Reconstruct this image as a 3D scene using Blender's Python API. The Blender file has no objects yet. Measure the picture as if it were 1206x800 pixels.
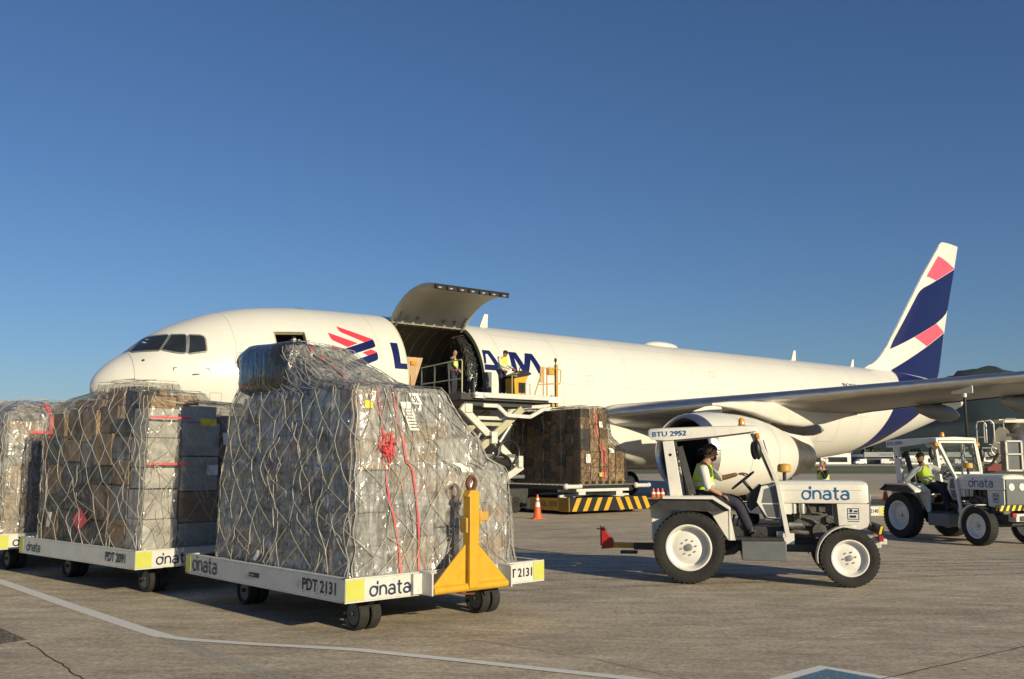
import bpy, bmesh, math, random
from math import sin, cos, pi, radians, sqrt, atan2
from mathutils import Vector, Matrix, noise
random.seed(7)
scene = bpy.context.scene
C = bpy.context.collection

# ------------------------------------------------------------------ camera, light
camd = bpy.data.cameras.new('camera')
camd.sensor_width = 36; camd.lens = 36 * 1132 / 1206
camd.clip_start = .1; camd.clip_end = 20000
cam = bpy.data.objects.new('camera', camd); C.objects.link(cam)
cam.location = (0, 0, 1.748); cam.rotation_euler = (radians(90) + .12508, 0, 0)
scene.camera = cam
SUN = Vector((.64, -.768, 0)).normalized(); ELEV = radians(17)
w = bpy.data.worlds.new('World'); scene.world = w; w.use_nodes = True
nt = w.node_tree; bg = nt.nodes['Background']
sky = nt.nodes.new('ShaderNodeTexSky'); sky.sky_type = 'NISHITA'; sky.sun_disc = False
sky.sun_elevation = ELEV; sky.sun_rotation = atan2(SUN.x, SUN.y)
sky.air_density = 1.15; sky.dust_density = .0; sky.ozone_density = 5.0; sky.altitude = 300
tint = nt.nodes.new('ShaderNodeMix'); tint.data_type = 'RGBA'; tint.blend_type = 'MULTIPLY'; tint.inputs[0].default_value = 1; tint.inputs[7].default_value = (.90, .985, 1.15, 1)
nt.links.new(sky.outputs[0], tint.inputs[6]); nt.links.new(tint.outputs[2], bg.inputs[0]); bg.inputs[1].default_value = .066
sd = bpy.data.lights.new('sun', 'SUN'); sd.energy = 5; sd.angle = radians(.5); sd.color = (1, .86, .58)
so = bpy.data.objects.new('sun', sd); C.objects.link(so)
so.rotation_euler = Vector((SUN.x * cos(ELEV), SUN.y * cos(ELEV), sin(ELEV))).to_track_quat('Z', 'Y').to_euler()
scene.view_settings.view_transform = 'Standard'; scene.view_settings.look = 'None'
scene.view_settings.exposure = .14; scene.view_settings.gamma = 1
scene.cycles.max_bounces = 6; scene.cycles.transparent_max_bounces = 12

# ------------------------------------------------------------------ materials
MATS = {}
def mat(name, col, rough=.5, metal=0, var=.12, scale=3, bump=0, bscale=40, coat=0, dirt=0, dirtcol=(.12, .1, .08), spec=.5, stretch=(1, 1, 1), sat=None):
    m = bpy.data.materials.new(name); m.use_nodes = True
    N = m.node_tree.nodes; L = m.node_tree.links; b = N['Principled BSDF']
    b.inputs['Metallic'].default_value = metal; b.inputs['Specular IOR Level'].default_value = spec
    b.inputs['Coat Weight'].default_value = coat; b.inputs['Coat Roughness'].default_value = .08
    tc = N.new('ShaderNodeTexCoord'); mp = N.new('ShaderNodeMapping'); mp.inputs['Scale'].default_value = stretch
    L.new(tc.outputs['Object'], mp.inputs[0])
    n = N.new('ShaderNodeTexNoise'); n.inputs['Scale'].default_value = scale; n.inputs['Detail'].default_value = 6; n.inputs['Roughness'].default_value = .65
    L.new(mp.outputs[0], n.inputs['Vector'])
    r = N.new('ShaderNodeValToRGB'); r.color_ramp.elements[0].position = .3; r.color_ramp.elements[1].position = .7
    c0 = tuple(c * (1 - var) for c in col); c1 = tuple(min(1, c * (1 + var)) for c in col)
    r.color_ramp.elements[0].color = (*c0, 1); r.color_ramp.elements[1].color = (*c1, 1)
    L.new(n.outputs[0], r.inputs[0]); out = r.outputs[0]
    if dirt:
        n2 = N.new('ShaderNodeTexNoise'); n2.inputs['Scale'].default_value = scale * 2.3; n2.inputs['Detail'].default_value = 9; n2.inputs['Roughness'].default_value = .75
        L.new(mp.outputs[0], n2.inputs['Vector'])
        r2 = N.new('ShaderNodeValToRGB'); r2.color_ramp.elements[0].position = .52; r2.color_ramp.elements[1].position = .78
        L.new(n2.outputs[0], r2.inputs[0])
        mu = N.new('ShaderNodeMath'); mu.operation = 'MULTIPLY'; mu.inputs[1].default_value = dirt; L.new(r2.outputs[0], mu.inputs[0])
        mx = N.new('ShaderNodeMix'); mx.data_type = 'RGBA'; L.new(mu.outputs[0], mx.inputs[0]); L.new(out, mx.inputs[6]); mx.inputs[7].default_value = (*dirtcol, 1)
        out = mx.outputs[2]
    L.new(out, b.inputs['Base Color'])
    mr = N.new('ShaderNodeMapRange'); mr.inputs[3].default_value = max(.02, rough - .08); mr.inputs[4].default_value = min(1, rough + .1)
    L.new(n.outputs[0], mr.inputs[0]); L.new(mr.outputs[0], b.inputs['Roughness'])
    if bump:
        n3 = N.new('ShaderNodeTexNoise'); n3.inputs['Scale'].default_value = bscale; n3.inputs['Detail'].default_value = 5
        L.new(mp.outputs[0], n3.inputs['Vector']); bp = N.new('ShaderNodeBump'); bp.inputs['Strength'].default_value = bump; bp.inputs['Distance'].default_value = .02
        L.new(n3.outputs[0], bp.inputs['Height']); L.new(bp.outputs[0], b.inputs['Normal'])
    MATS[name] = m
    return m
mat('plane_white', (.69, .675, .62), .36, var=.03, scale=.5, coat=.25, dirt=.22, dirtcol=(.55, .5, .42), stretch=(1.8, 1, .5))
mat('seam', (.33, .31, .28), .6)
mat('navy', (.006, .012, .085), .38, var=.05, coat=.0, spec=.3)
mat('red_paint', (.80, .05, .075), .35, var=.05, coat=.2)
mat('pink_paint', (.85, .10, .15), .35, var=.05, coat=.2)
mat('bare_metal', (.62, .61, .59), .30, .95, var=.15, scale=2, stretch=(1, 1, 4))
mat('wing_grey', (.24, .235, .22), .4, var=.12, scale=.8, dirt=.3, dirtcol=(.2, .18, .15), coat=.1)
mat('hot_metal', (.32, .29, .25), .38, .9, var=.25, scale=3)
mat('pylon', (.62, .60, .54), .42, var=.1, scale=1.2, dirt=.35, dirtcol=(.3, .26, .2))
mat('black', (.012, .012, .013), .45, var=.2)
mat('void', (.01, .01, .01), .8)
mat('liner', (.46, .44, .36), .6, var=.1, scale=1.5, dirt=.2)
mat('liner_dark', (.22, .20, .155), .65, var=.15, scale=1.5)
mat('frame_green', (.42, .40, .27), .5, var=.1)
mat('glass_dark', (.02, .024, .028), .06, var=.3, scale=2, spec=.8)
mat('tyre', (.018, .0175, .017), .8, var=.3, scale=6, dirt=.3, dirtcol=(.10, .085, .065), bump=.3, bscale=50)
mat('white_paint', (.74, .72, .66), .4, var=.05, scale=3, dirt=.4, dirtcol=(.33, .28, .22), coat=.1)
mat('rim_white', (.76, .74, .70), .45, var=.06, scale=6, dirt=.25, dirtcol=(.35, .28, .2))
mat('dolly_white', (.60, .60, .56), .45, var=.10, scale=4, dirt=.5, dirtcol=(.28, .24, .19))
mat('panel_grey', (.13, .14, .15), .5, var=.1, scale=5, dirt=.25)
mat('dark_steel', (.05, .05, .05), .55, .3, var=.3, scale=8, dirt=.3, dirtcol=(.12, .08, .05), bump=.2)
mat('engine_iron', (.11, .105, .095), .5, .5, var=.4, scale=14, dirt=.6, dirtcol=(.2, .16, .11), bump=.5, bscale=60)
mat('zinc', (.45, .44, .41), .4, .7, var=.2, scale=6, dirt=.3)
mat('yellow_paint', (.62, .34, .02), .45, var=.08, scale=5, dirt=.35, dirtcol=(.25, .13, .02), bump=.1)
mat('ochre', (.50, .29, .05), .5, var=.12, scale=5, dirt=.4)
mat('lime', (.52, .53, .10), .4, var=.06, dirt=.3, dirtcol=(.4, .35, .15))
mat('rust', (.13, .045, .025), .7, .2, var=.4, scale=20, bump=.3)
mat('letter_blue', (.01, .10, .30), .4, var=.05)
mat('letter_navy', (.015, .03, .09), .4, var=.05)
mat('letter_black', (.02, .02, .025), .5, var=.05)
mat('red_plastic', (.38, .02, .015), .4, var=.1, scale=10, dirt=.2)
mat('cone_orange', (.80, .12, .02), .45, var=.1, scale=10, dirt=.2)
mat('reflective', (.75, .73, .70), .35, var=.08)
mat('amber', (.75, .28, .01), .2, var=.1, coat=.5)
mat('rope', (.38, .36, .31), .36, var=.3, scale=8, bump=.2)
mat('rope_dark', (.045, .04, .032), .6, var=.3, scale=8)
mat('strap_red', (.72, .09, .10), .5, var=.15, scale=12)
mat('paper', (.75, .74, .70), .7, var=.05)
mat('yellow_sticker', (.75, .6, .05), .6)
mat('card_a', (.42, .27, .14), .75, var=.13, scale=3, dirt=.2)
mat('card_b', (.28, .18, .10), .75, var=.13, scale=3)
mat('card_brown', (.13, .09, .06), .7, var=.2, scale=3)
mat('card_c', (.50, .34, .20), .75, var=.1, scale=3)
mat('card_white', (.58, .56, .52), .7, var=.1, scale=3)
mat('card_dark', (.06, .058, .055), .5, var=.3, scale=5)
mat('card_grey', (.26, .26, .25), .6, var=.2, scale=5)
mat('wood', (.42, .27, .13), .75, var=.25, scale=6, stretch=(1, 8, 8))
mat('skin', (.38, .20, .13), .55, var=.06)
mat('hivis', (.62, .80, .05), .55, var=.08, scale=10, bump=.3, bscale=14)
mat('hivis_tape', (.62, .62, .58), .3, var=.05)
mat('shirt_white', (.68, .67, .64), .8, var=.06, scale=10, bump=.4, bscale=12)
mat('trouser_navy', (.028, .028, .05), .85, var=.2, scale=10, bump=.4, bscale=12)
mat('cloth_black', (.015, .015, .017), .8, var=.2, bump=.3, bscale=14)
mat('hair', (.02, .015, .012), .7)
mat('boot', (.02, .017, .015), .5)
mat('roof_far', (.30, .31, .32), .6, var=.15, scale=.1)
mat('wall_far', (.45, .43, .40), .7, var=.15, scale=.1)
mat('wall_dark', (.10, .10, .10), .7, var=.3, scale=.15)
mat('white_far', (.78, .77, .74), .5, var=.05)
mat('tank_steel', (.42, .41, .38), .32, .8, var=.15, scale=2, dirt=.3, dirtcol=(.2, .18, .15))
mat('red_far', (.18, .03, .03), .6)

def film_mat(name, col, lo, hi, rough=.22, wr=1.0):
    m = bpy.data.materials.new(name); m.use_nodes = True
    N = m.node_tree.nodes; L = m.node_tree.links; b = N['Principled BSDF']; out = N['Material Output']
    b.inputs['Roughness'].default_value = rough; b.inputs['Specular IOR Level'].default_value = .75
    tcw = N.new('ShaderNodeTexCoord'); mw = N.new('ShaderNodeMapping'); mw.inputs['Scale'].default_value = (2.4, 2.4, .8); mw.inputs['Rotation'].default_value = (.25, .3, .1); L.new(tcw.outputs['Object'], mw.inputs[0])
    nw = N.new('ShaderNodeTexNoise'); nw.inputs['Scale'].default_value = 3.5; nw.inputs['Detail'].default_value = 9; nw.inputs['Roughness'].default_value = .72; nw.inputs['Distortion'].default_value = 1.6; L.new(mw.outputs[0], nw.inputs['Vector'])
    rw = N.new('ShaderNodeValToRGB'); rw.color_ramp.elements[0].position = .42; rw.color_ramp.elements[1].position = .68; rw.color_ramp.elements[0].color = (*[c * .40 for c in col], 1); rw.color_ramp.elements[1].color = (*[min(.72, c * 1.7) for c in col], 1)
    L.new(nw.outputs[0], rw.inputs[0]); L.new(rw.outputs[0], b.inputs['Base Color'])
    tr = N.new('ShaderNodeBsdfTransparent'); tr.inputs[0].default_value = (.93, .93, .92, 1); mx = N.new('ShaderNodeMixShader')
    tc = N.new('ShaderNodeTexCoord')
    mp = N.new('ShaderNodeMapping'); mp.inputs['Scale'].default_value = (1, 1, 2.2); mp.inputs['Rotation'].default_value = (.4, .5, .3); L.new(tc.outputs['Object'], mp.inputs[0])
    n = N.new('ShaderNodeTexNoise'); n.inputs['Scale'].default_value = 2.6; n.inputs['Detail'].default_value = 8; n.inputs['Roughness'].default_value = .7; n.inputs['Distortion'].default_value = 1.2
    L.new(mp.outputs[0], n.inputs['Vector'])
    mr = N.new('ShaderNodeMapRange'); mr.inputs[1].default_value = .32; mr.inputs[2].default_value = .68; mr.inputs[3].default_value = lo; mr.inputs[4].default_value = hi
    L.new(n.outputs[0], mr.inputs[0]); L.new(mr.outputs[0], mx.inputs[0]); L.new(tr.outputs[0], mx.inputs[1]); L.new(b.outputs[0], mx.inputs[2]); L.new(mx.outputs[0], out.inputs[0])
    b.inputs['Coat Weight'].default_value = .8; b.inputs['Coat Roughness'].default_value = .11
    prev = None
    for sc, st, rot, dist, stren, typ in ((2.2, (3.2, 3.2, .5), (.12, .08, 0), .05, .9, 'RIDGED_MULTIFRACTAL'), (5, (1.3, 1.3, .9), (.9, .3, .5), .03, .7, 'RIDGED_MULTIFRACTAL'), (14, (1.6, 1.6, .8), (.2, .7, .1), .012, .6, 'FBM')):
        mq = N.new('ShaderNodeMapping'); mq.inputs['Scale'].default_value = st; mq.inputs['Rotation'].default_value = rot; L.new(tc.outputs['Object'], mq.inputs[0])
        nn_ = N.new('ShaderNodeTexNoise'); nn_.noise_type = typ; nn_.inputs['Scale'].default_value = sc; nn_.inputs['Detail'].default_value = 4; nn_.inputs['Distortion'].default_value = 1.1; L.new(mq.outputs[0], nn_.inputs['Vector'])
        bp = N.new('ShaderNodeBump'); bp.inputs['Strength'].default_value = stren * wr; bp.inputs['Distance'].default_value = dist; L.new(nn_.outputs[0], bp.inputs['Height'])
        if prev: L.new(prev, bp.inputs['Normal'])
        prev = bp.outputs[0]
    L.new(prev, b.inputs['Normal']); L.new(prev, b.inputs['Coat Normal'])
    MATS[name] = m
film_mat('film', (.62, .61, .58), .22, .88, .2, 1.0)
film_mat('film_black', (.03, .032, .035), .75, .98, .25)
film_mat('film_mid', (.26, .255, .25), .04, .50, .13, 1.0)
film_mat('film_thin', (.45, .43, .40), .06, .30, .3, .6)
film_mat('film_brown', (.16, .13, .10), .08, .35, .3, .6)
m = bpy.data.materials.new('clear_glass'); m.use_nodes = True
N_ = m.node_tree.nodes; b_ = N_['Principled BSDF']; b_.inputs['Base Color'].default_value = (.1, .12, .12, 1); b_.inputs['Roughness'].default_value = .05
t_ = N_.new('ShaderNodeBsdfTransparent'); t_.inputs[0].default_value = (.75, .8, .78, 1); x_ = N_.new('ShaderNodeMixShader'); x_.inputs[0].default_value = .25
m.node_tree.links.new(t_.outputs[0], x_.inputs[1]); m.node_tree.links.new(b_.outputs[0], x_.inputs[2]); m.node_tree.links.new(x_.outputs[0], N_['Material Output'].inputs[0]); MATS['clear_glass'] = m

# ------------------------------------------------------------------ mesh helpers
class MB:
    def __init__(s): s.bm = bmesh.new()
    def _x(s, vs, M):
        if M is not None: bmesh.ops.transform(s.bm, matrix=M, verts=vs)
        return s
    def box(s, x0, x1, y0, y1, z0, z1, M=None):
        vs = [s.bm.verts.new((x, y, z)) for z in (z0, z1) for y in (y0, y1) for x in (x0, x1)]
        for f in ((0, 2, 3, 1), (4, 5, 7, 6), (0, 1, 5, 4), (2, 6, 7, 3), (0, 4, 6, 2), (1, 3, 7, 5)): s.bm.faces.new([vs[i] for i in f])
        return s._x(vs, M)
    def bar(s, a, b, w, h=None, up=(0, 0, 1)):
        a = Vector(a); b = Vector(b); h = h or w; d = b - a; l = d.length; d.normalize()
        u = Vector(up); sd = d.cross(u)
        if sd.length < 1e-4: sd = d.cross(Vector((1, 0, 0)))
        sd.normalize(); u = sd.cross(d)
        M = Matrix((d, sd, u)).transposed().to_4x4(); M.translation = a
        return s.box(0, l, -w / 2, w / 2, -h / 2, h / 2, M)
    def prism(s, pts, axis, lo, hi, M=None):
        # polygon pts in plane normal to axis; 'y': (x,z), 'x': (y,z), 'z': (x,y)
        def P(p, q): return {'y': (p[0], q, p[1]), 'x': (q, p[0], p[1]), 'z': (p[0], p[1], q)}[axis]
        a = [s.bm.verts.new(P(p, lo)) for p in pts]; b = [s.bm.verts.new(P(p, hi)) for p in pts]; n = len(pts)
        s.bm.faces.new(a[::-1]); s.bm.faces.new(b)
        for i in range(n): s.bm.faces.new((a[i], a[(i + 1) % n], b[(i + 1) % n], b[i]))
        return s._x(a + b, M)
    def tube(s, pts, r, n=8, cap=True, closed=False):
        pts = [Vector(p) for p in pts]; R = r if isinstance(r, (list, tuple)) else [r] * len(pts)
        rings = []; prev = None; m = len(pts)
        for i, p in enumerate(pts):
            if closed: d = pts[(i + 1) % m] - pts[i - 1]
            else: d = pts[min(i + 1, m - 1)] - pts[max(i - 1, 0)]
            if d.length < 1e-7: d = Vector((0, 0, 1))
            d.normalize()
            if prev is None:
                a = d.cross(Vector((0, 0, 1)))
                if a.length < .1: a = d.cross(Vector((1, 0, 0)))
            else:
                a = prev - d * prev.dot(d)
            a.normalize(); prev = a; b = d.cross(a)
            rings.append([s.bm.verts.new(p + (a * cos(2 * pi * k / n) + b * sin(2 * pi * k / n)) * R[i]) for k in range(n)])
        for i in range(m if closed else m - 1):
            A = rings[i]; B = rings[(i + 1) % m]
            for k in range(n): s.bm.faces.new((A[k], A[(k + 1) % n], B[(k + 1) % n], B[k]))
        if cap and not closed: s.bm.faces.new(rings[0][::-1]); s.bm.faces.new(rings[-1])
        return s
    def lathe(s, prof, axis='x', c=(0, 0, 0), n=32, M=None, close=False, cap=True):
        # prof: (pos along axis, radius)
        rings = []; vs = []
        for h, r in prof:
            ring = []
            for k in range(n):
                a = 2 * pi * k / n; u, v = r * cos(a), r * sin(a)
                p = {'x': (h, u, v), 'y': (v, h, u), 'z': (u, v, h)}[axis]
                ring.append(s.bm.verts.new((p[0] + c[0], p[1] + c[1], p[2] + c[2])))
            rings.append(ring); vs += ring
        pairs = list(zip(rings, rings[1:])) + ([(rings[-1], rings[0])] if close else [])
        for A, B in pairs:
            for k in range(n): s.bm.faces.new((A[k], A[(k + 1) % n], B[(k + 1) % n], B[k]))
        if not close and cap:
            if prof[0][1] > 1e-4: s.bm.faces.new(rings[0][::-1])
            if prof[-1][1] > 1e-4: s.bm.faces.new(rings[-1])
        return s._x(vs, M)
    def grid(s, rows, closed=False):
        V = [[s.bm.verts.new(p) for p in r] for r in rows]
        for A, B in zip(V, V[1:]):
            n = len(A)
            for k in range(n if closed else n - 1): s.bm.faces.new((A[k], A[(k + 1) % n], B[(k + 1) % n], B[k]))
        return V
    def ell(s, c, r, n=14, M=None):
        c = Vector(c); mm = 8; rows = []
        for i in range(mm + 1):
            th = pi * i / mm; rr = max(sin(th), .002)
            rows.append([(c.x + r[0] * rr * cos(2 * pi * k / n), c.y + r[1] * rr * sin(2 * pi * k / n), c.z + r[2] * cos(th)) for k in range(n)])
        V = s.grid(rows, True)
        return s._x([v for r_ in V for v in r_], M)
    def build(s, name, mname, parent=None, smooth=True, bevel=0, ang=38):
        bm = s.bm
        bmesh.ops.remove_doubles(bm, verts=bm.verts, dist=1e-5)
        bmesh.ops.recalc_face_normals(bm, faces=bm.faces)
        if smooth:
            for f in bm.faces: f.smooth = True
            la = radians(ang)
            for e in bm.edges:
                if len(e.link_faces) == 2 and e.calc_face_angle(0) > la: e.smooth = False
        me = bpy.data.meshes.new(name); bm.to_mesh(me); bm.free()
        o = bpy.data.objects.new(name, me); C.objects.link(o)
        me.materials.append(MATS[mname]); o.parent = parent
        if bevel:
            bv = o.modifiers.new('bevel', 'BEVEL'); bv.width = bevel; bv.segments = 2; bv.limit_method = 'ANGLE'; bv.angle_limit = radians(35); bv.harden_normals = False
        return o
def split_build(b, name, mname, parent=None, **k):
    # one object per loose piece
    bm = b.bm; todo = set(bm.verts); out = []
    while todo:
        st = [todo.pop()]; isl = set(st)
        while st:
            v = st.pop()
            for e_ in v.link_edges:
                o_ = e_.other_vert(v)
                if o_ in todo: todo.discard(o_); isl.add(o_); st.append(o_)
        nb = MB(); mp_ = {v: nb.bm.verts.new(v.co) for v in isl}
        for f in {f for v in isl for f in v.link_faces}: nb.bm.faces.new([mp_[v] for v in f.verts])
        out.append(nb.build(name, mname, parent, **k))
    bm.free(); return out
def tag(o, label=None, cat=None, group=None, kind=None):
    if label: o['label'] = label
    if cat: o['category'] = cat
    if group: o['group'] = group
    if kind: o['kind'] = kind
    return o
def thing(name, loc, rz, label, cat, group=None):
    o = bpy.data.objects.new(name, None); C.objects.link(o); o.location = loc; o.rotation_euler = (0, 0, rz); o.empty_display_size = .3
    return tag(o, label, cat, group)
def kids(o): return [c for c in bpy.data.objects if c.parent == o]
def copy_tree(o, parent=None, children=None):
    if children is None:
        children = {}
        for c in bpy.data.objects:
            if c.parent: children.setdefault(c.parent.name, []).append(c)
    c = o.copy(); C.objects.link(c); c.parent = parent
    for ch in children.get(o.name, []): copy_tree(ch, c, children)
    return c

# stroke lettering ---------------------------------------------------------
def arc(cx, cz, rx, rz, a0, a1, n=14): return [(cx + rx * cos(radians(a0 + (a1 - a0) * i / n)), cz + rz * sin(radians(a0 + (a1 - a0) * i / n))) for i in range(n + 1)]
def logo_strokes():
    out = []; x = 0
    def put(st, adv):
        nonlocal x
        for s_ in st: out.append([(px + x, pz) for px, pz in s_])
        x += adv
    put([arc(.5, .48, .46, .48, 0, 360, 26), [(.97, .45), (.99, .8), (.90, 1.0)], [(.97, 1.15), (1.0, 1.5)]], 1.32)
    put([[(0, 0), (0, 1)], arc(.4, .56, .4, .42, 175, 0) + [(.8, 0)]], 1.12)
    aa = [arc(.4, .28, .4, .28, 0, 360, 20), arc(.42, .6, .38, .38, 150, 0) + [(.8, 0)]]
    put(aa, 1.12)
    put([[(.25, 1.38), (.25, .3)] + arc(.5, .25, .25, .25, 180, 285, 6), [(0, .97), (.62, .97)]], .88)
    put(aa, .8)
    return out, x
def ribbon(mb, st, wd, F):
    n = len(st); L_ = []; R_ = []
    for i, p in enumerate(st):
        a = Vector(st[max(i - 1, 0)]); b = Vector(st[min(i + 1, n - 1)])
        if st[0] == st[-1] or (Vector(st[0]) - Vector(st[-1])).length < 1e-4:
            a = Vector(st[i - 1] if i > 0 else st[-2]); b = Vector(st[i + 1] if i < n - 1 else st[1])
        d = (b - a).normalized(); q = Vector((-d.y, d.x)) * wd / 2; p = Vector(p)
        L_.append(F(*(p + q))); R_.append(F(*(p - q)))
    mb.grid([L_, R_])
def logo_word(parent, O, U, Nn, height, mname='letter_blue', W=(0, 0, 1), wd=.19):
    # O origin, U direction of reading, Nn outward normal
    O = Vector(O); U = Vector(U).normalized(); Nn = Vector(Nn).normalized(); W = Vector(W)
    st, tot = logo_strokes(); k = height / 1.5; mb = MB()
    for j, s_ in enumerate(st): ribbon(mb, s_, wd, lambda a, b, j=j: O + U * a * k + W * b * k + Nn * (.003 + j * .00035))
    return mb.build('lettering', mname, parent, smooth=False)
def text_obj(txt, bold=0):
    cu = bpy.data.curves.new('t', 'FONT'); cu.body = txt; cu.size = 1; cu.offset = .022 * bold; cu.resolution_u = 3
    o = bpy.data.objects.new('t', cu); C.objects.link(o); dg = bpy.context.evaluated_depsgraph_get(); dg.update()
    me = bpy.data.meshes.new_from_object(o.evaluated_get(dg)); bpy.data.objects.remove(o)
    return me
def lettering(parent, txt, O, U, Nn, height, mname='letter_black', width=None, W=(0, 0, 1), bold=0, F=None, name='lettering'):
    me = text_obj(txt, bold); xs = [v.co.x for v in me.vertices]; ys = [v.co.y for v in me.vertices]
    x0, x1, y0, y1 = min(xs), max(xs), min(ys), max(ys); k = height / (y1 - y0); kx = (width / (x1 - x0)) if width else k
    if F is None:
        O = Vector(O); U = Vector(U).normalized(); Nn = Vector(Nn).normalized(); W = Vector(W)
        F = lambda a, b: O + U * a + W * b + Nn * .003
    bm = bmesh.new(); bm.from_mesh(me)
    for v in bm.verts: v.co = F((v.co.x - x0) * kx, (v.co.y - y0) * k)
    bm.normal_update()
    mb = MB(); mb.bm.free(); mb.bm = bm
    o = mb.build(name, mname, parent, smooth=False)
    return o

# ------------------------------------------------------------------ aircraft shape
def lerp(tab, x):
    if x <= tab[0][0]: return tab[0][1]
    for (a, va), (b, vb) in zip(tab, tab[1:]):
        if x <= b: return va + (vb - va) * (x - a) / (b - a)
    return tab[-1][1]
def smo(tab):
    # monotone-ish cubic through table
    xs = [t[0] for t in tab]; ys = [t[1] for t in tab]; n = len(xs)
    d = [(ys[i + 1] - ys[i]) / (xs[i + 1] - xs[i]) for i in range(n - 1)]
    m = [d[0]] + [0 if d[i - 1] * d[i] <= 0 else 2 * d[i - 1] * d[i] / (d[i - 1] + d[i]) for i in range(1, n - 1)] + [d[-1]]
    def f(x):
        if x <= xs[0]: return ys[0]
        if x >= xs[-1]: return ys[-1]
        i = 0
        while x > xs[i + 1]: i += 1
        h = xs[i + 1] - xs[i]; t = (x - xs[i]) / h
        return (2 * t**3 - 3 * t**2 + 1) * ys[i] + (t**3 - 2 * t**2 + t) * h * m[i] + (-2 * t**3 + 3 * t**2) * ys[i + 1] + (t**3 - t**2) * h * m[i + 1]
    return f
ZTOP = smo([(0, 3.95), (.06, 4.20), (.2, 4.43), (.5, 4.74), (.9, 5.02), (1.2, 5.26), (1.6, 5.6), (2.1, 5.92), (2.8, 6.24), (3.6, 6.53), (4.8, 6.80), (6.5, 6.97), (9, 7.02), (44, 7.02), (48, 6.88), (51, 6.45), (53.2, 5.75)])
ZBOT = smo([(0, 3.95), (.06, 3.72), (.2, 3.54), (.5, 3.33), (1.2, 2.98), (2.2, 2.62), (3.6, 2.15), (5.5, 1.78), (8, 1.63), (34, 1.63), (37, 1.85), (39.5, 2.1), (43.9, 2.88), (48.8, 3.95), (51.5, 4.65), (53.2, 5.15)])
HW = smo([(0, .02), (.06, .26), (.2, .5), (.5, .85), (1.2, 1.35), (2.2, 1.82), (3.6, 2.2), (5.5, 2.44), (7.5, 2.515), (34, 2.515), (38, 2.4), (42, 2.08), (46, 1.55), (50, .92), (53.2, .3)])
def surf(s, phi, off=0):
    # phi from the crown towards port; returns local (x, y, z)
    zt, zb, hw = ZTOP(s), ZBOT(s), HW(s); cz = (zt + zb) / 2; h = (zt - zb) / 2
    if s < 8: cz = cz + .0; 
    return (s, -(hw + off) * sin(phi), cz + (h + off) * cos(phi))
def phi_of(s, z):
    zt, zb = ZTOP(s), ZBOT(s); return math.acos(max(-1, min(1, (z - (zt + zb) / 2) / ((zt - zb) / 2))))
def onskin(s, z, off=.006): return surf(s, phi_of(s, z), off)
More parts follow.
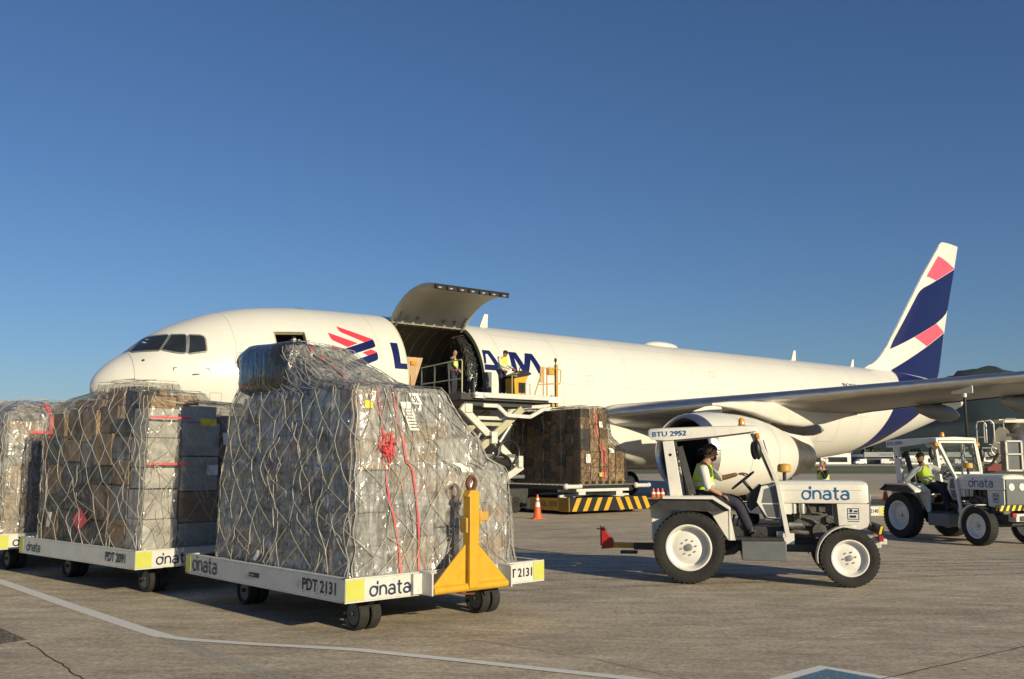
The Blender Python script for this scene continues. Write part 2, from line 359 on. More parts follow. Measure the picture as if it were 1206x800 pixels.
# ------------------------------------------------------------------ ground, field, hills
def ground_mat():
    m = bpy.data.materials.new('apron_concrete'); m.use_nodes = True
    N = m.node_tree.nodes; L = m.node_tree.links; b = N['Principled BSDF']
    tc = N.new('ShaderNodeTexCoord')
    def noi(sc, det=6, rough=.6, stretch=(1, 1, 1), rot=0, typ='FBM'):
        mp = N.new('ShaderNodeMapping'); mp.inputs['Scale'].default_value = stretch; mp.inputs['Rotation'].default_value = (0, 0, rot)
        L.new(tc.outputs['Object'], mp.inputs[0]); n = N.new('ShaderNodeTexNoise'); n.inputs['Scale'].default_value = sc; n.inputs['Detail'].default_value = det; n.inputs['Roughness'].default_value = rough
        L.new(mp.outputs[0], n.inputs['Vector']); return n.outputs[0]
    def ramp(i, stops):
        r = N.new('ShaderNodeValToRGB'); e = r.color_ramp.elements
        while len(e) < len(stops): e.new(.5)
        for k, (p, c) in enumerate(stops): e[k].position = p; e[k].color = (*c, 1) if isinstance(c, tuple) else (c, c, c, 1)
        L.new(i, r.inputs[0]); return r.outputs[0]
    def mixc(mode, f, a, c):
        x = N.new('ShaderNodeMix'); x.data_type = 'RGBA'; x.blend_type = mode
        if isinstance(f, float): x.inputs[0].default_value = f
        else: L.new(f, x.inputs[0])
        for i, v in ((6, a), (7, c)):
            if isinstance(v, tuple): x.inputs[i].default_value = (*v, 1)
            else: L.new(v, x.inputs[i])
        return x.outputs[2]
    big = ramp(noi(.22, 5), [(.3, (.43, .362, .272)), (.7, (.565, .475, .355))])
    mid = ramp(noi(1.6, 8, .7, (1, 2.2, 1), .3), [(.3, .72), (.7, 1.22)])
    c = mixc('MULTIPLY', 1.0, big, mid)
    fine = ramp(noi(17, 7, .85), [(.36, .55), (.64, 1.42)])
    c = mixc('MULTIPLY', 1.0, c, fine)
    speck = ramp(noi(150, 2, .5), [(.60, (0, 0, 0)), (.68, (1, 1, 1))])
    c = mixc('MIX', mixc('MULTIPLY', 1.0, speck, (.55, .55, .55)), c, (.09, .08, .07))
    streak = ramp(noi(3, 6, .75, (.35, 1.3, 1), .12), [(.35, .82), (.65, 1.16)])
    c = mixc('MULTIPLY', 1.0, c, streak)
    stain = ramp(noi(.5, 7, .62, (1, 1.6, 1), 1.0), [(.54, (0, 0, 0)), (.70, (1, 1, 1))])
    c = mixc('MIX', mixc('MULTIPLY', 1.0, stain, (.42, .42, .42)), c, (.15, .13, .105))
    # chipped pitting patches
    pt = ramp(noi(22, 3, .6, (1, 1.5, 1)), [(.58, (0, 0, 0)), (.66, (1, 1, 1))]); area = ramp(noi(.35, 3, .5, (1, 1.8, 1), .5), [(.5, (0, 0, 0)), (.62, (1, 1, 1))])
    c = mixc('MIX', mixc('MULTIPLY', 1.0, mixc('MULTIPLY', 1.0, pt, area), (.7, .7, .7)), c, (.07, .063, .055))
    L.new(c, b.inputs['Base Color']); b.inputs['Roughness'].default_value = .82; b.inputs['Specular IOR Level'].default_value = .35
    ad = N.new('ShaderNodeMath'); L.new(noi(55, 4, .75), ad.inputs[0]); L.new(noi(12, 5, .7), ad.inputs[1])
    bp = N.new('ShaderNodeBump'); bp.inputs['Strength'].default_value = .38; bp.inputs['Distance'].default_value = .011; L.new(ad.outputs[0], bp.inputs['Height']); L.new(bp.outputs[0], b.inputs['Normal'])
    MATS['ground'] = m
    # worn paint: alpha broken by noise
    for nm, col, cover in (('line_paint', (.80, .79, .74), (.30, .42)), ('line_worn', (.50, .49, .45), (.46, .58)), ('blue_mark', (.09, .20, .30), (.36, .5)), ('patch_dark', (.06, .058, .055), (.40, .60)), ('rubber', (.045, .042, .04), (.5, .62)), ('oil_stain', (.13, .11, .09), (.48, .80))):
        m = bpy.data.materials.new(nm); m.use_nodes = True; N = m.node_tree.nodes; L = m.node_tree.links; b = N['Principled BSDF']; tc = N.new('ShaderNodeTexCoord')
        n = N.new('ShaderNodeTexNoise'); n.inputs['Scale'].default_value = 28; n.inputs['Detail'].default_value = 7; n.inputs['Roughness'].default_value = .8; L.new(tc.outputs['Object'], n.inputs['Vector'])
        mr = N.new('ShaderNodeMapRange'); mr.inputs[1].default_value = cover[0]; mr.inputs[2].default_value = cover[1]; mr.inputs[4].default_value = .92; L.new(n.outputs[0], mr.inputs[0])
        L.new(mr.outputs[0], b.inputs['Alpha']); b.inputs['Base Color'].default_value = (*col, 1); b.inputs['Roughness'].default_value = .7; MATS[nm] = m
ground_mat()
mat('grass', (.12, .125, .03), .9, var=.35, scale=.15, dirt=.6, dirtcol=(.17, .14, .06), stretch=(1, 4, 1))
mat('taxiway', (.16, .15, .14), .85, var=.15, scale=.05)
mat('forest', (.018, .029, .030), 1, var=.4, scale=.012, spec=.1)
mat('joint', (.06, .052, .045), .9)
def struct(o): o['kind'] = 'structure'; return o
b = MB(); R_ = 8000
b.grid([[(-R_, -R_, 0), (R_, -R_, 0)], [(-R_, R_, 0), (R_, R_, 0)]]); struct(b.build('ground', 'ground'))
def sheet(name, pts, z, m, kind=True):
    b = MB(); vs = [b.bm.verts.new((x, y, z)) for x, y in pts]; b.bm.faces.new(vs); o = b.build(name, m, smooth=False)
    if kind: struct(o)
    return o
sheet('grass_field', [(-900, 128), (900, 128), (900, 300), (-900, 300)], .01, 'grass')
sheet('taxiway', [(-900, 175), (900, 175), (900, 198), (-900, 198)], .016, 'taxiway')
def stripe(name, pts, wd, z, m, wd2=None):
    b = MB(); L_ = []; R2 = []; n = len(pts)
    for i in range(n):
        a = Vector(pts[max(i - 1, 0)]); c = Vector(pts[min(i + 1, n - 1)]); d = (c - a).normalized(); q = Vector((-d.y, d.x)) * (wd if wd2 is None else wd + (wd2 - wd) * i / (n - 1)) / 2; p = Vector(pts[i])
        L_.append((*(p + q), z)); R2.append((*(p - q), z))
    b.grid([L_, R2]); return struct(b.build(name, m, smooth=False))
stripe('painted_line', [(-16, 22.9), (-7.45, 14.31), (-5.4, 12.0), (-3.9, 10.34), (-3.46, 9.88)], .17, .004, 'line_paint')
stripe('painted_line', [(-3.46, 9.88), (-2.75, 9.05), (-1.87, 8.02), (-.8, 6.8), (1.5, 4.2)], .17, .004, 'line_worn')
stripe('painted_line', [(-3.55, 9.93), (-3.2, 9.72), (-2.6, 9.52), (-1.9, 9.33), (-1.45, 9.2), (-.5, 8.75), (.94, 8.02), (3, 6.9), (6, 5.2)], .12, .008, 'line_paint')
stripe('painted_line', [(-20, 33), (.75, 23.41), (2.95, 21.9), (9, 19)], .10, .004, 'line_worn')
stripe('painted_line', [(5.2, 21.8), (7.65, 20.19), (8.88, 17.2), (12, 12)], .11, .004, 'line_worn')
stripe('painted_line', [(-8, 18.3), (-3.9, 12.1), (-2.4, 10.9), (1.5, 9.6)], .07, .004, 'line_worn')
stripe('painted_line', [(-60, 58), (60, 62)], .15, .004, 'line_worn')
stripe('painted_line', [(-90, 96), (90, 96)], .3, .004, 'line_paint')
sheet('drain_cover', [(-5.9, 10.6), (-5.37, 10.39), (-4.75, 9.72), (-4.95, 9.42), (-6.2, 10.0)], .004, 'patch_dark')
stripe('painted_line', [(-5.6, 9.75), (-5.1, 9.45), (-4.85, 9.40), (-4.62, 9.60)], .05, .008, 'line_worn')
sheet('painted_arrow', [(1.9, 7.5), (1.9, 7.86), (2.64, 8.53), (3.2, 7.95), (3.2, 7.5)], .004, 'line_paint')
sheet('painted_arrow', [(2.1, 7.45), (2.1, 7.86), (2.65, 8.37), (3.04, 7.92), (3.04, 7.45)], .008, 'blue_mark')
def crack(pts, wd=.012, jit=.02, m='joint'):
    out = []
    for a, c in zip(pts, pts[1:]):
        n = max(2, int((Vector(c) - Vector(a)).length / .12))
        for i in range(n): p = Vector(a).lerp(Vector(c), i / n); out.append((p.x + random.uniform(-jit, jit), p.y + random.uniform(-jit, jit)))
    out.append(pts[-1]); stripe('pavement_joint', out, wd, .005, m)
crack([(2.3, 7.3), (2.99, 8.02), (4.84, 9.37), (8, 11.7), (14, 16)], .016, .006)
crack([(-4.7, 9.6), (-3.9, 8.6), (-3.0, 7.4)], .012)
crack([(3.6, 12.9), (5.3, 12.2), (8, 11.2)], .01)
crack([(-12, 19), (-7, 20.3), (-1, 21.8), (8, 24.2)], .02, .01)
sheet('oil_stain', [(-2.2 + (.5 + .14 * sin(3 * a)) * cos(a), 7.9 + (.42 + .1 * cos(2 * a)) * sin(a)) for a in [2 * pi * k / 24 for k in range(24)]], .003, 'oil_stain')
sheet('oil_stain', [(5.6 + (.9 + .2 * sin(3 * a)) * cos(a), 11.2 + (.7 + .2 * cos(2 * a)) * sin(a)) for a in [2 * pi * k / 24 for k in range(24)]], .003, 'oil_stain')
crack([(-.6, 9.9), (.6, 8.9), (1.6, 7.8)], .007, .03)
crack([(-20, 40), (20, 44)], .04, .01)
for k in range(5): stripe('tyre_mark', [(-14 + k * 1.3, 20 - k), (-4 + k, 16.5 - k * .8), (6 + k, 17 - k * .3), (16, 18.6 - k)], .16, .006 + k * .0008, 'rubber')

# hills far behind
def hill(name, ridge, y, depth, seed, lab=None):
    b = MB(); rows = []; nx = 110; ny = 22; x0, x1 = ridge[0][0], ridge[-1][0]; f = smo(ridge)
    for j in range(ny + 1):
        v = j / ny; row = []
        for i in range(nx + 1):
            x = x0 + (x1 - x0) * i / nx; h = f(x) * (sin(v * pi / 2) ** .8)
            h += (noise.fractal(Vector((x * .006, v * 5, seed)), 1, 2, 5) * 18 + noise.noise(Vector((x * .05, v * 30, seed))) * 5) * min(1, v * 4) * (h / 150 + .05)
            row.append((x, y + depth * v, max(h, -1)))
        rows.append(row)
    rows.append([(p[0], y + depth * 1.6, -2) for p in rows[-1]])
    b.grid(rows); return struct(b.build(name, 'forest', smooth=True, ang=180))
hill('hills', [(700, 0), (900, 60), (960, 110), (1020, 192), (1080, 216), (1170, 208), (1400, 200), (1700, 150), (2100, 110), (2600, 60)], 2000, 300, 3)
hill('hills', [(-400, 0), (100, 20), (400, 36), (600, 46), (850, 70), (1100, 90), (1350, 110), (1700, 90), (2300, 40)], 1700, 200, 9)

# ------------------------------------------------------------------ aircraft
PA = .67286
plane = thing('cargo_airplane', (-12.749, 28.983, 0), PA, 'large white twin engine cargo airplane with open side cargo door and blue and red tail', 'airplane')
CS0, CS1, CZ0, CZ1 = 9.75, 13.05, 4.08, 6.74
DS0, DS1, DZ0, DZ1 = 5.0, 6.02, 3.98, 5.88
def frange(a, b, st): n = max(1, int(round((b - a) / st))); return [a + (b - a) * i / n for i in range(n)]
SS = [0, .02, .06, .12, .2, .32, .5] + frange(.65, 5.0, .16) + frange(5.0, 6.02, .17) + frange(6.02, 9.75, .3) + frange(9.75, 13.05, .3) + frange(13.05, 34, .7) + frange(34, 53.2, .5) + [53.2]
pc0, pc1 = phi_of(11, CZ1), phi_of(11, CZ0); pd0, pd1 = phi_of(5.5, DZ1), phi_of(5.5, DZ0)
keys = sorted([0, pd0, pc0, pc1, pd1, pi, 2 * pi]); PH = []
for a_, b_ in zip(keys, keys[1:]):
    PH += frange(a_, b_, .055) if b_ - a_ > 1e-3 else [a_]
def in_hole(s, p): return (CS0 < s < CS1 and pc0 < p < pc1) or (DS0 < s < DS1 and pd0 < p < pd1)
def shell(ss, off, closed_ends=False):
    b = MB(); V = [[b.bm.verts.new(surf(s, p, off)) for p in PH] for s in ss]; n = len(PH)
    for i in range(len(ss) - 1):
        for k in range(n):
            p0 = PH[k]; p1 = PH[(k + 1) % n] if k < n - 1 else 2 * pi
            if in_hole((ss[i] + ss[i + 1]) / 2, (p0 + p1) / 2): continue
            b.bm.faces.new((V[i][k], V[i][(k + 1) % n], V[i + 1][(k + 1) % n], V[i + 1][k]))
    if closed_ends: b.bm.faces.new(V[-1])
    return b
fus = shell(SS, 0, True).build('fuselage', 'plane_white', plane, ang=60)
SI = [s for s in SS if 3.6 <= s <= 18]
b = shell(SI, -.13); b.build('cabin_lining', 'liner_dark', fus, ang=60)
def jamb(s0, s1, p0, p1, name):
    b = MB(); ph = [p for p in PH if p0 - 1e-6 <= p <= p1 + 1e-6]; ss = [s for s in SS if s0 - 1e-6 <= s <= s1 + 1e-6]
    for s in (s0, s1): b.grid([[surf(s, p, .012) for p in ph], [surf(s, p, -.13) for p in ph]])
    for p in (p0, p1): b.grid([[surf(s, p, .012) for s in ss], [surf(s, p, -.13) for s in ss]])
    for s, d in ((s0, -.03), (s1, .03)): b.grid([[surf(s, p, .012) for p in ph], [surf(s + d, p, .004) for p in ph]])
    return b.build(name, 'frame_green', fus, ang=60)
jamb(CS0, CS1, pc0, pc1, 'door_frame'); jamb(DS0, DS1, pd0, pd1, 'door_frame')
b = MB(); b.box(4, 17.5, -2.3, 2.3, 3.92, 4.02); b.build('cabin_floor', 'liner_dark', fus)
# interior ribs and lining panels on the far wall, rigid barrier forward
b = MB()
for s in frange(8.4, 16, .52): b.grid([[surf(s + d, p, -.17) for p in PH if 3.5 < p < 2 * pi - .2] for d in (0, .06)])
for z_ in (4.9, 5.6, 6.2): b.bar((8.4, 2.2 - (z_ - 4.9) * .35, z_), (16, 2.2 - (z_ - 4.9) * .35, z_), .05)
b.build('interior_rib', 'liner', fus)
b = MB(); b.prism([(-2.2, 4.02), (2.2, 4.02), (2.2, 5.2), (1.6, 6.2), (.8, 6.6), (-.8, 6.6), (-1.6, 6.2), (-2.2, 5.2)], 'x', 9.0, 9.06); b.build('bulkhead', 'liner', fus)
b = MB()
rows = []
for i in range(13): rows.append([(9.90 + (.25 + .40 * i / 12) * j / 10, -2.12 + .03 * sin(j * 1.4 + i * .3), 4.05 + 1.30 * i / 12) for j in range(11)])
b.grid(rows); cur = b.build('barrier_curtain', 'card_c', fus); cur['label'] = 'beige curtain hanging inside the cargo doorway'
b = MB(); b.box(10.05, 10.28, -2.18, -2.165, 5.08, 5.22); b.build('placard', 'amber', fus)
b = MB()
for s_, z_ in ((11.0, 5.85), (10.9, 5.2)): b.box(s_, s_ + .3, 1.9, 1.92, z_, z_ + .3)
split_build(b, 'placard', 'paper', fus)
# galley box visible through the crew door
b = MB(); b.box(5.1, 5.75, -.6, .5, 4.02, 5.55); b.box(5.2, 5.65, -.64, -.6, 4.9, 5.4); b.build('galley_unit', 'card_c', fus, bevel=.02)
b = MB(); b.bar((5.9, -1.5, 4.0), (5.9, -1.5, 5.8), .1); b.bar((5.02, -2.0, 4.95), (6.0, -2.0, 4.95), .04); b.build('door_post', 'plane_white', fus)
# seams
def seam_ring(s, a=.02, w_=.012, p0=0, p1=2 * pi):
    b = MB(); ph = [p0 + (p1 - p0) * i / 80 for i in range(81)]; b.grid([[surf(s, p, .003) for p in ph], [surf(s + w_, p, .003) for p in ph]]); return b.build('panel_seam', 'seam', fus, smooth=False)
seam_ring(.93, w_=.016)
for s in (3.7, 8.7, 14.0, 16.9, 20.6, 24.8, 29.2, 33.5, 38.0, 42.5): seam_ring(s, w_=.009, p0=.05, p1=3.0)
def outline(s0, s1, z0, z1, w_=.014):
    b = MB(); c_ = [(s0, z0), (s1, z0), (s1, z1), (s0, z1)]
    for i in range(4):
        a_, e_ = Vector(c_[i]), Vector(c_[(i + 1) % 4]); d_ = (e_ - a_).normalized(); q_ = Vector((-d_.y, d_.x)) * w_; pts = [a_.lerp(e_, k_ / 10) for k_ in range(11)]
        b.grid([[onskin(p.x, p.y, .0035) for p in pts], [onskin(p.x + q_.x, p.y + q_.y, .0035) for p in pts]])
    return split_build(b, 'panel_outline', 'seam', fus, smooth=False)
outline(14.6, 16.0, 2.3, 3.5); outline(34.2, 35.9, 2.7, 3.9); outline(37.5, 38.6, 4.0, 5.6); outline(16.3, 16.55, 5.2, 5.4); outline(18.2, 18.5, 4.9, 5.15); outline(2.95, 3.3, 3.4, 3.8); outline(26.0, 26.4, 5.5, 5.75)
for z_, s0, s1 in ((4.55, 7, 9.7), (4.72, 14, 32), (3.6, 6, 17)):
    b = MB(); ss = [s0 + (s1 - s0) * i / 40 for i in range(41)]; b.grid([[onskin(s, z_, .003) for s in ss], [onskin(s, z_ - .010, .003) for s in ss]]); b.build('panel_seam', 'seam', fus, smooth=False)
b = MB(); ss = [i * .4 + 14 for i in range(60)]; b.grid([[surf(s, .62, .003) for s in ss], [surf(s, .624, .003) for s in ss]]); b.build('panel_seam', 'seam', fus, smooth=False)

def poly_map(polys, F, cell=.25):
    # polygons in 2-D, cut on a grid so they follow a curved skin
    bm = bmesh.new()
    for poly in polys:
        f = bm.faces.new([bm.verts.new((x, y, 0)) for x, y in poly])
    bmesh.ops.triangulate(bm, faces=bm.faces)
    cut_map(bm, F, cell); return bm
def cut_map(bm, F, cell):
    xs = [v.co.x for v in bm.verts]; ys = [v.co.y for v in bm.verts]
    for ax, lo, hi in ((0, min(xs), max(xs)), (1, min(ys), max(ys))):
        k = math.floor(lo / cell) + 1
        while k * cell < hi:
            co = [0, 0, 0]; co[ax] = k * cell; no = [0, 0, 0]; no[ax] = 1
            bmesh.ops.bisect_plane(bm, geom=bm.verts[:] + bm.edges[:] + bm.faces[:], plane_co=co, plane_no=no, dist=1e-6); k += 1
    for v in bm.verts: v.co = F(v.co.x, v.co.y)
def decal(name, polys, m, F, parent, cell=.25):
    b = MB(); b.bm.free(); b.bm = poly_map(polys, F, cell); return b.build(name, m, parent, smooth=True, ang=60)
OS = lambda off: (lambda s, z: onskin(s, z, off))
G = 'ribbon_emblem'
decal(G, [[(7.31, 6.24), (8.56, 5.86), (8.2, 5.72), (7.40, 6.02), (7.33, 6.1)], [(6.88, 5.97), (7.91, 5.67), (7.49, 5.50), (6.98, 5.70), (6.92, 5.78)], [(6.90, 5.54), (7.2, 5.42), (6.92, 5.28)], [(8.01, 5.35), (8.38, 5.49), (8.6, 5.4), (8.21, 5.25)]], 'red_paint', OS(.005), fus)
decal(G, [[(6.9, 5.27), (8.54, 5.855), (8.57, 5.80), (8.585, 5.62), (8.50, 5.56), (7.25, 5.13)], [(7.28, 4.91), (8.58, 5.395), (8.6, 5.3), (8.585, 5.16), (8.50, 5.10), (7.44, 4.68), (7.28, 4.76)], [(7.28, 4.46), (7.88, 4.67), (7.9, 4.46), (7.5, 4.34)]], 'navy', OS(.006), fus)
decal('painted_letter', [[(9.2, 5.80), (9.5, 5.80), (9.47, 5.07), (9.725, 5.07), (9.725, 4.87), (9.21, 4.87)]], 'navy', OS(.005), fus)
decal('painted_letter', [[(13.19, 5.83), (13.55, 5.83), (13.85, 5.25), (13.85, 5.06), (13.1, 5.06), (13.12, 5.27), (13.6, 5.27), (13.40, 5.68), (13.30, 5.68), (13.22, 5.3), (13.12, 5.3)]], 'navy', OS(.005), fus)
decal('painted_letter', [[(14.45, 5.85), (14.82, 5.85), (15.04, 5.36), (15.26, 5.85), (15.63, 5.85), (15.98, 5.07), (15.68, 5.07), (15.45, 5.60), (15.20, 5.07), (14.90, 5.07), (14.64, 5.62), (14.66, 5.07), (14.38, 5.07)]], 'navy', OS(.005), fus)
# type designation near the tail
me = text_obj('BOEING 767-300F', 1); bm = bmesh.new(); bm.from_mesh(me); xs = [v.co.x for v in bm.verts]; ys = [v.co.y for v in bm.verts]; x0 = min(xs); k = 4.3 / (max(xs) - x0); y0 = min(ys); ky = .21 / (max(ys) - y0)
for v in bm.verts: v.co = ((v.co.x - x0) * k, (v.co.y - y0) * ky, 0)
cut_map(bm, lambda a, c: onskin(36.7 + a, 5.56 + c, .006), .2); b = MB(); b.bm.free(); b.bm = bm; o = b.build('lettering', 'letter_black', fus, smooth=False)
so_ = o.modifiers.new('s', 'SOLIDIFY'); so_.thickness = .004
# blue band running from the fin down round the rear fuselage
band = []
upL = [(44.62, 7.01), (44.1, 6.78), (43.62, 6.4), (43.15, 6.0), (42.55, 5.5), (41.75, 4.75), (41.0, 3.9), (40.45, 3.3), (39.9, 2.75), (39.2, 2.2)]
upR = [(50.7, 6.5), (49.9, 6.2), (49.2, 5.9), (48.3, 5.6), (47.2, 5.2), (46.04, 4.73), (44.5, 4.05), (42.9, 3.4), (41.4, 2.75), (40.0, 2.28)]
rows_l = []; b = MB(); K = 28
def alongp(tab, u): f = u * (len(tab) - 1); i = min(int(f), len(tab) - 2); t = f - i; return [tab[i][q] + (tab[i + 1][q] - tab[i][q]) * t for q in (0, 1)]
rows = []
for i in range(41):
    a_, c_ = alongp(upL, i / 40), alongp(upR, i / 40); row = []
    for j in range(K + 1):
        t = j / K; s_ = a_[0] + (c_[0] - a_[0]) * t; z_ = a_[1] + (c_[1] - a_[1]) * t
        if i == 0: row.append(surf(s_, 0.0, .008))
        else: row.append(onskin(s_, min(z_, ZTOP(s_) - .0005), .008))
    rows.append(row)
b.grid(rows); b.build('painted_band', 'navy', fus, ang=60)

# cockpit windows
def fr(b, poly, w_, off):   # frame strip round a polygon on the skin
    n = len(poly); cx = sum(p[0] for p in poly) / n; cz = sum(p[1] for p in poly) / n
    for i in range(n):
        a, c = Vector(poly[i]), Vector(poly[(i + 1) % n]); pts = [a.lerp(c, t / 6) for t in range(7)]
        nn = Vector((c - a)).normalized(); q = Vector((-nn.y, nn.x)); q = q if (Vector((cx, cz)) - a).dot(q) < 0 else -q
        b.grid([[onskin(p.x, p.y, off) for p in pts], [onskin(p.x + q.x * w_, p.y + q.y * w_, off) for p in pts]])
WN = [[(1.0, 5.04), (1.50, 5.535), (1.95, 5.57), (1.60, 5.07)], [(1.67, 5.085), (2.02, 5.565), (2.37, 5.575), (2.26, 5.02), (2.19, 4.985), (1.98, 5.01)], [(2.33, 4.98), (2.47, 5.565), (2.78, 5.56), (2.84, 5.50), (2.82, 5.07)]]
for i, p_ in enumerate(WN):
    g_ = decal('cockpit_window', [p_], 'glass_dark', OS(.028), fus, .12)
    b = MB(); fr(b, p_, .045, .022); b.build('window_frame', 'zinc', g_, smooth=False)
# starboard cockpit windows (mirror)
def mirror_of(o):
    me = o.data.copy(); me.transform(Matrix.Scale(-1, 4, (0, 1, 0))); me.flip_normals(); c = o.copy(); c.data = me; C.objects.link(c); return c
for o in [o for o in bpy.data.objects if o.name.startswith('cockpit_window')]:
    c = mirror_of(o)
    for k_ in kids(o): d_ = mirror_of(k_); d_.parent = c
# small nose fittings
b = MB()
for s, z, l in ((1.19, 4.74, .10),): x, y, zz = onskin(s, z, 0); b.ell((x, y, zz), (.05, .03, .04))
for s, z in ((2.42, 4.33),): x, y, zz = onskin(s, z, .03); b.bar((x, y, zz), (x + .28, y - .02, zz + .02), .035)
for s, z, sg in ((1.9, 4.53, 1), (2.89, 4.54, -1)):
    b.bm.faces.new([b.bm.verts.new(onskin(*p, .006)) for p in ((s, z), (s + .1 * sg, z), (s + .1 * sg, z - .02), (s, z - .02))]); b.bm.faces.new([b.bm.verts.new(onskin(*p, .007)) for p in ((s, z), (s + .02 * sg, z), (s + .02 * sg, z - .1), (s, z - .1))])
split_build(b, 'pitot_probe', 'black', fus, smooth=False)
# antennas and dome on the crown
def blade(s, h, ch, name='antenna'):
    b = MB(); z0 = ZTOP(s) - .05; b.prism([(s, z0), (s + ch, z0), (s + ch * 1.05, z0 + h), (s + ch * .62, z0 + h)], 'y', -.03, .03); return b.build(name, 'plane_white', fus, bevel=.01)
blade(14.6, .62, .42); blade(35.3, .62, .42); blade(40.9, .5, .35)
b = MB(); b.ell((25.2, 0, 7.0), (1.15, .42, .26), 20); b.build('antenna_dome', 'plane_white', fus)
b = MB(); b.ell((6.8, 0, 6.97), (.25, .1, .06)); b.ell((9.2, 0, 7.0), (.2, .1, .05)); b.ell((28.4, 0, 7.02), (.3, .1, .06)); b.ell((30.4, 0, 7.02), (.3, .1, .06)); split_build(b, 'antenna', 'panel_grey', fus)

# main cargo door, swung up
hy, hz = -HW(11) * sin(pc0), 0
hp = Vector(surf(11, pc0))
tilt = radians(81)
def swung(s, p, off):
    q = Vector(surf(s, p, off)); d = q - Vector((q.x, hp.y, hp.z))
    # rotate about the hinge axis (x): outboard (-y) lifts
    y, z = d.y, d.z; return (q.x, hp.y + y * cos(tilt) - (-z) * sin(tilt) * -1 * -1 if False else hp.y + y * cos(tilt) + z * sin(tilt), hp.z + -y * sin(tilt) + z * cos(tilt))
ss = [CS0 + .03 + (CS1 - CS0 - .06) * i / 14 for i in range(15)]; ph = [pc0 + (pc1 - pc0) * i / 24 for i in range(25)]
b = MB(); b.grid([[swung(s, p, 0) for p in ph] for s in ss]); door = b.build('cargo_door', 'plane_white', plane, ang=60)
b = MB(); b.grid([[swung(s, p, -.16) for p in ph] for s in ss]); b.build('door_lining', 'liner', door, ang=60)
b = MB()
for s in (ss[0], ss[-1]): b.grid([[swung(s, p, .0) for p in ph], [swung(s, p, -.16) for p in ph]])
b.grid([[swung(s, ph[0], .0) for s in ss], [swung(s, ph[0], -.16) for s in ss]])
b.build('door_edge', 'frame_green', door, ang=60)
b = MB(); b.grid([[swung(s, ph[-1], .0) for s in ss], [swung(s, ph[-1], -.17) for s in ss]])
for i in range(7):
    s = ss[0] + .08 + i * .46; q = Vector(swung(s, ph[-1], -.08)); b.box(q.x, q.x + .36, q.y - .05, q.y + .05, q.z - .10, q.z + .02)
b.build('door_latch_beam', 'black', door)
b = MB()
for i in range(7):
    s = ss[0] + .16 + i * .46; q = Vector(swung(s, ph[-1], -.08)); b.box(q.x, q.x + .12, q.y - .07, q.y - .05, q.z - .07, q.z - .03)
split_build(b, 'door_latch', 'zinc', door)
b = MB(); b.box(CS0 + .02, CS1 - .02, hp.y - .06, hp.y + .10, hp.z - .1, hp.z + .02)
for s in (9.9, 10.3, 10.7, 11.5, 12.0, 12.4, 12.9): b.box(s, s + .08, hp.y - .12, hp.y - .05, hp.z - .12, hp.z + .12)
b.build('door_hinge', 'dark_steel', door)
b = MB()
for s in (9.95, 12.85): b.bar((s, hp.y - .1, hp.z - .18), swung(s, pc0 + .22, -.18), .07)
for s in (10.3, 10.75, 11.9, 12.4): b.tube([swung(s, pc0 + .16, -.2), swung(s, pc0 + .10, -.2)], .055)
split_build(b, 'door_actuator', 'zinc', door)

# fin and rudder
FP = [(42.1, 7.0), (42.68, 7.16), (43.74, 7.66), (44.86, 8.55), (47.02, 10.87), (49.3, 13.29), (51.83, 15.74), (52.13, 15.84), (54.25, 15.86), (53.67, 14.33), (52.47, 11.53), (50.6, 6.45)]
def fin_bounds(z):
    le = lerp([(7.0, 42.1), (7.16, 42.68), (7.66, 43.74), (8.55, 44.86), (10.87, 47.02), (13.29, 49.3), (15.70, 51.8), (15.86, 52.1)], z)
    te = lerp([(6.2, 50.45), (11.53, 52.47), (14.33, 53.67), (15.86, 54.3)], z); return le, te
def foil(x): return 5 * (.2969 * sqrt(max(x, 0)) - .126 * x - .3516 * x * x + .2843 * x**3 - .1015 * x**4)
def fin_th(s, z):
    le, te = fin_bounds(z); c = te - le; l2 = te - min(c, lerp([(7, 7.2), (15.86, 2.2)], z)); x = max(0, min(1, (s - l2) / (te - l2)))
    base = .12 * foil(x) * (te - l2); return max(base, .05 * min(1, (s - le) / .3) * (1 if s < te - .2 else max(0, (te - s) / .2)))
XS = [0, .01, .03, .06, .1, .16, .24, .34, .45, .57, .7, .82, .92, 1]
b = MB(); rows = []
for i in range(31):
    z = 6.3 + (15.86 - 6.3) * i / 30; le, te = fin_bounds(max(z, 7.0)); te = fin_bounds(z)[1]
    r1 = [(le + (te - le) * x, -fin_th(le + (te - le) * x, z), z) for x in XS]; r2 = [(le + (te - le) * x, fin_th(le + (te - le) * x, z), z) for x in XS[::-1][1:-1]]
    rows.append(r1 + r2)
V_ = b.grid(rows, True); b.bm.faces.new(V_[-1])
fin = b.build('tail_fin', 'plane_white', plane, ang=60)
for sg in (-1, 1):
    F = lambda off: (lambda s, z: (s, sg * (fin_th(s, z) + off), z))
    decal('painted_stripe', [[(51.36, 14.83), (53.62, 14.30), (50.75, 13.15), (49.77, 13.31)]], 'pink_paint', F(.018), fin)
    decal('painted_stripe', [[(50.75, 13.13), (53.62, 14.26), (52.85, 12.5), (52.41, 11.46), (52.1, 11.15), (51.54, 10.82), (50.4, 10.30), (44.95, 8.33), (45.41, 8.86), (48.47, 11.98), (48.8, 12.27), (49.22, 12.52), (50.2, 12.9)]], 'navy', F(.020), fin)
    decal('painted_stripe', [[(50.56, 10.34), (51.75, 9.90), (49.07, 8.79), (47.48, 9.23)]], 'pink_paint', F(.018), fin)
    decal('painted_stripe', [[(51.76, 9.86), (50.85, 7.33), (50.4, 6.45), (47.8, 6.4), (45.4, 6.6), (44.62, 7.05), (49.07, 8.76)]], 'navy', F(.020), fin)
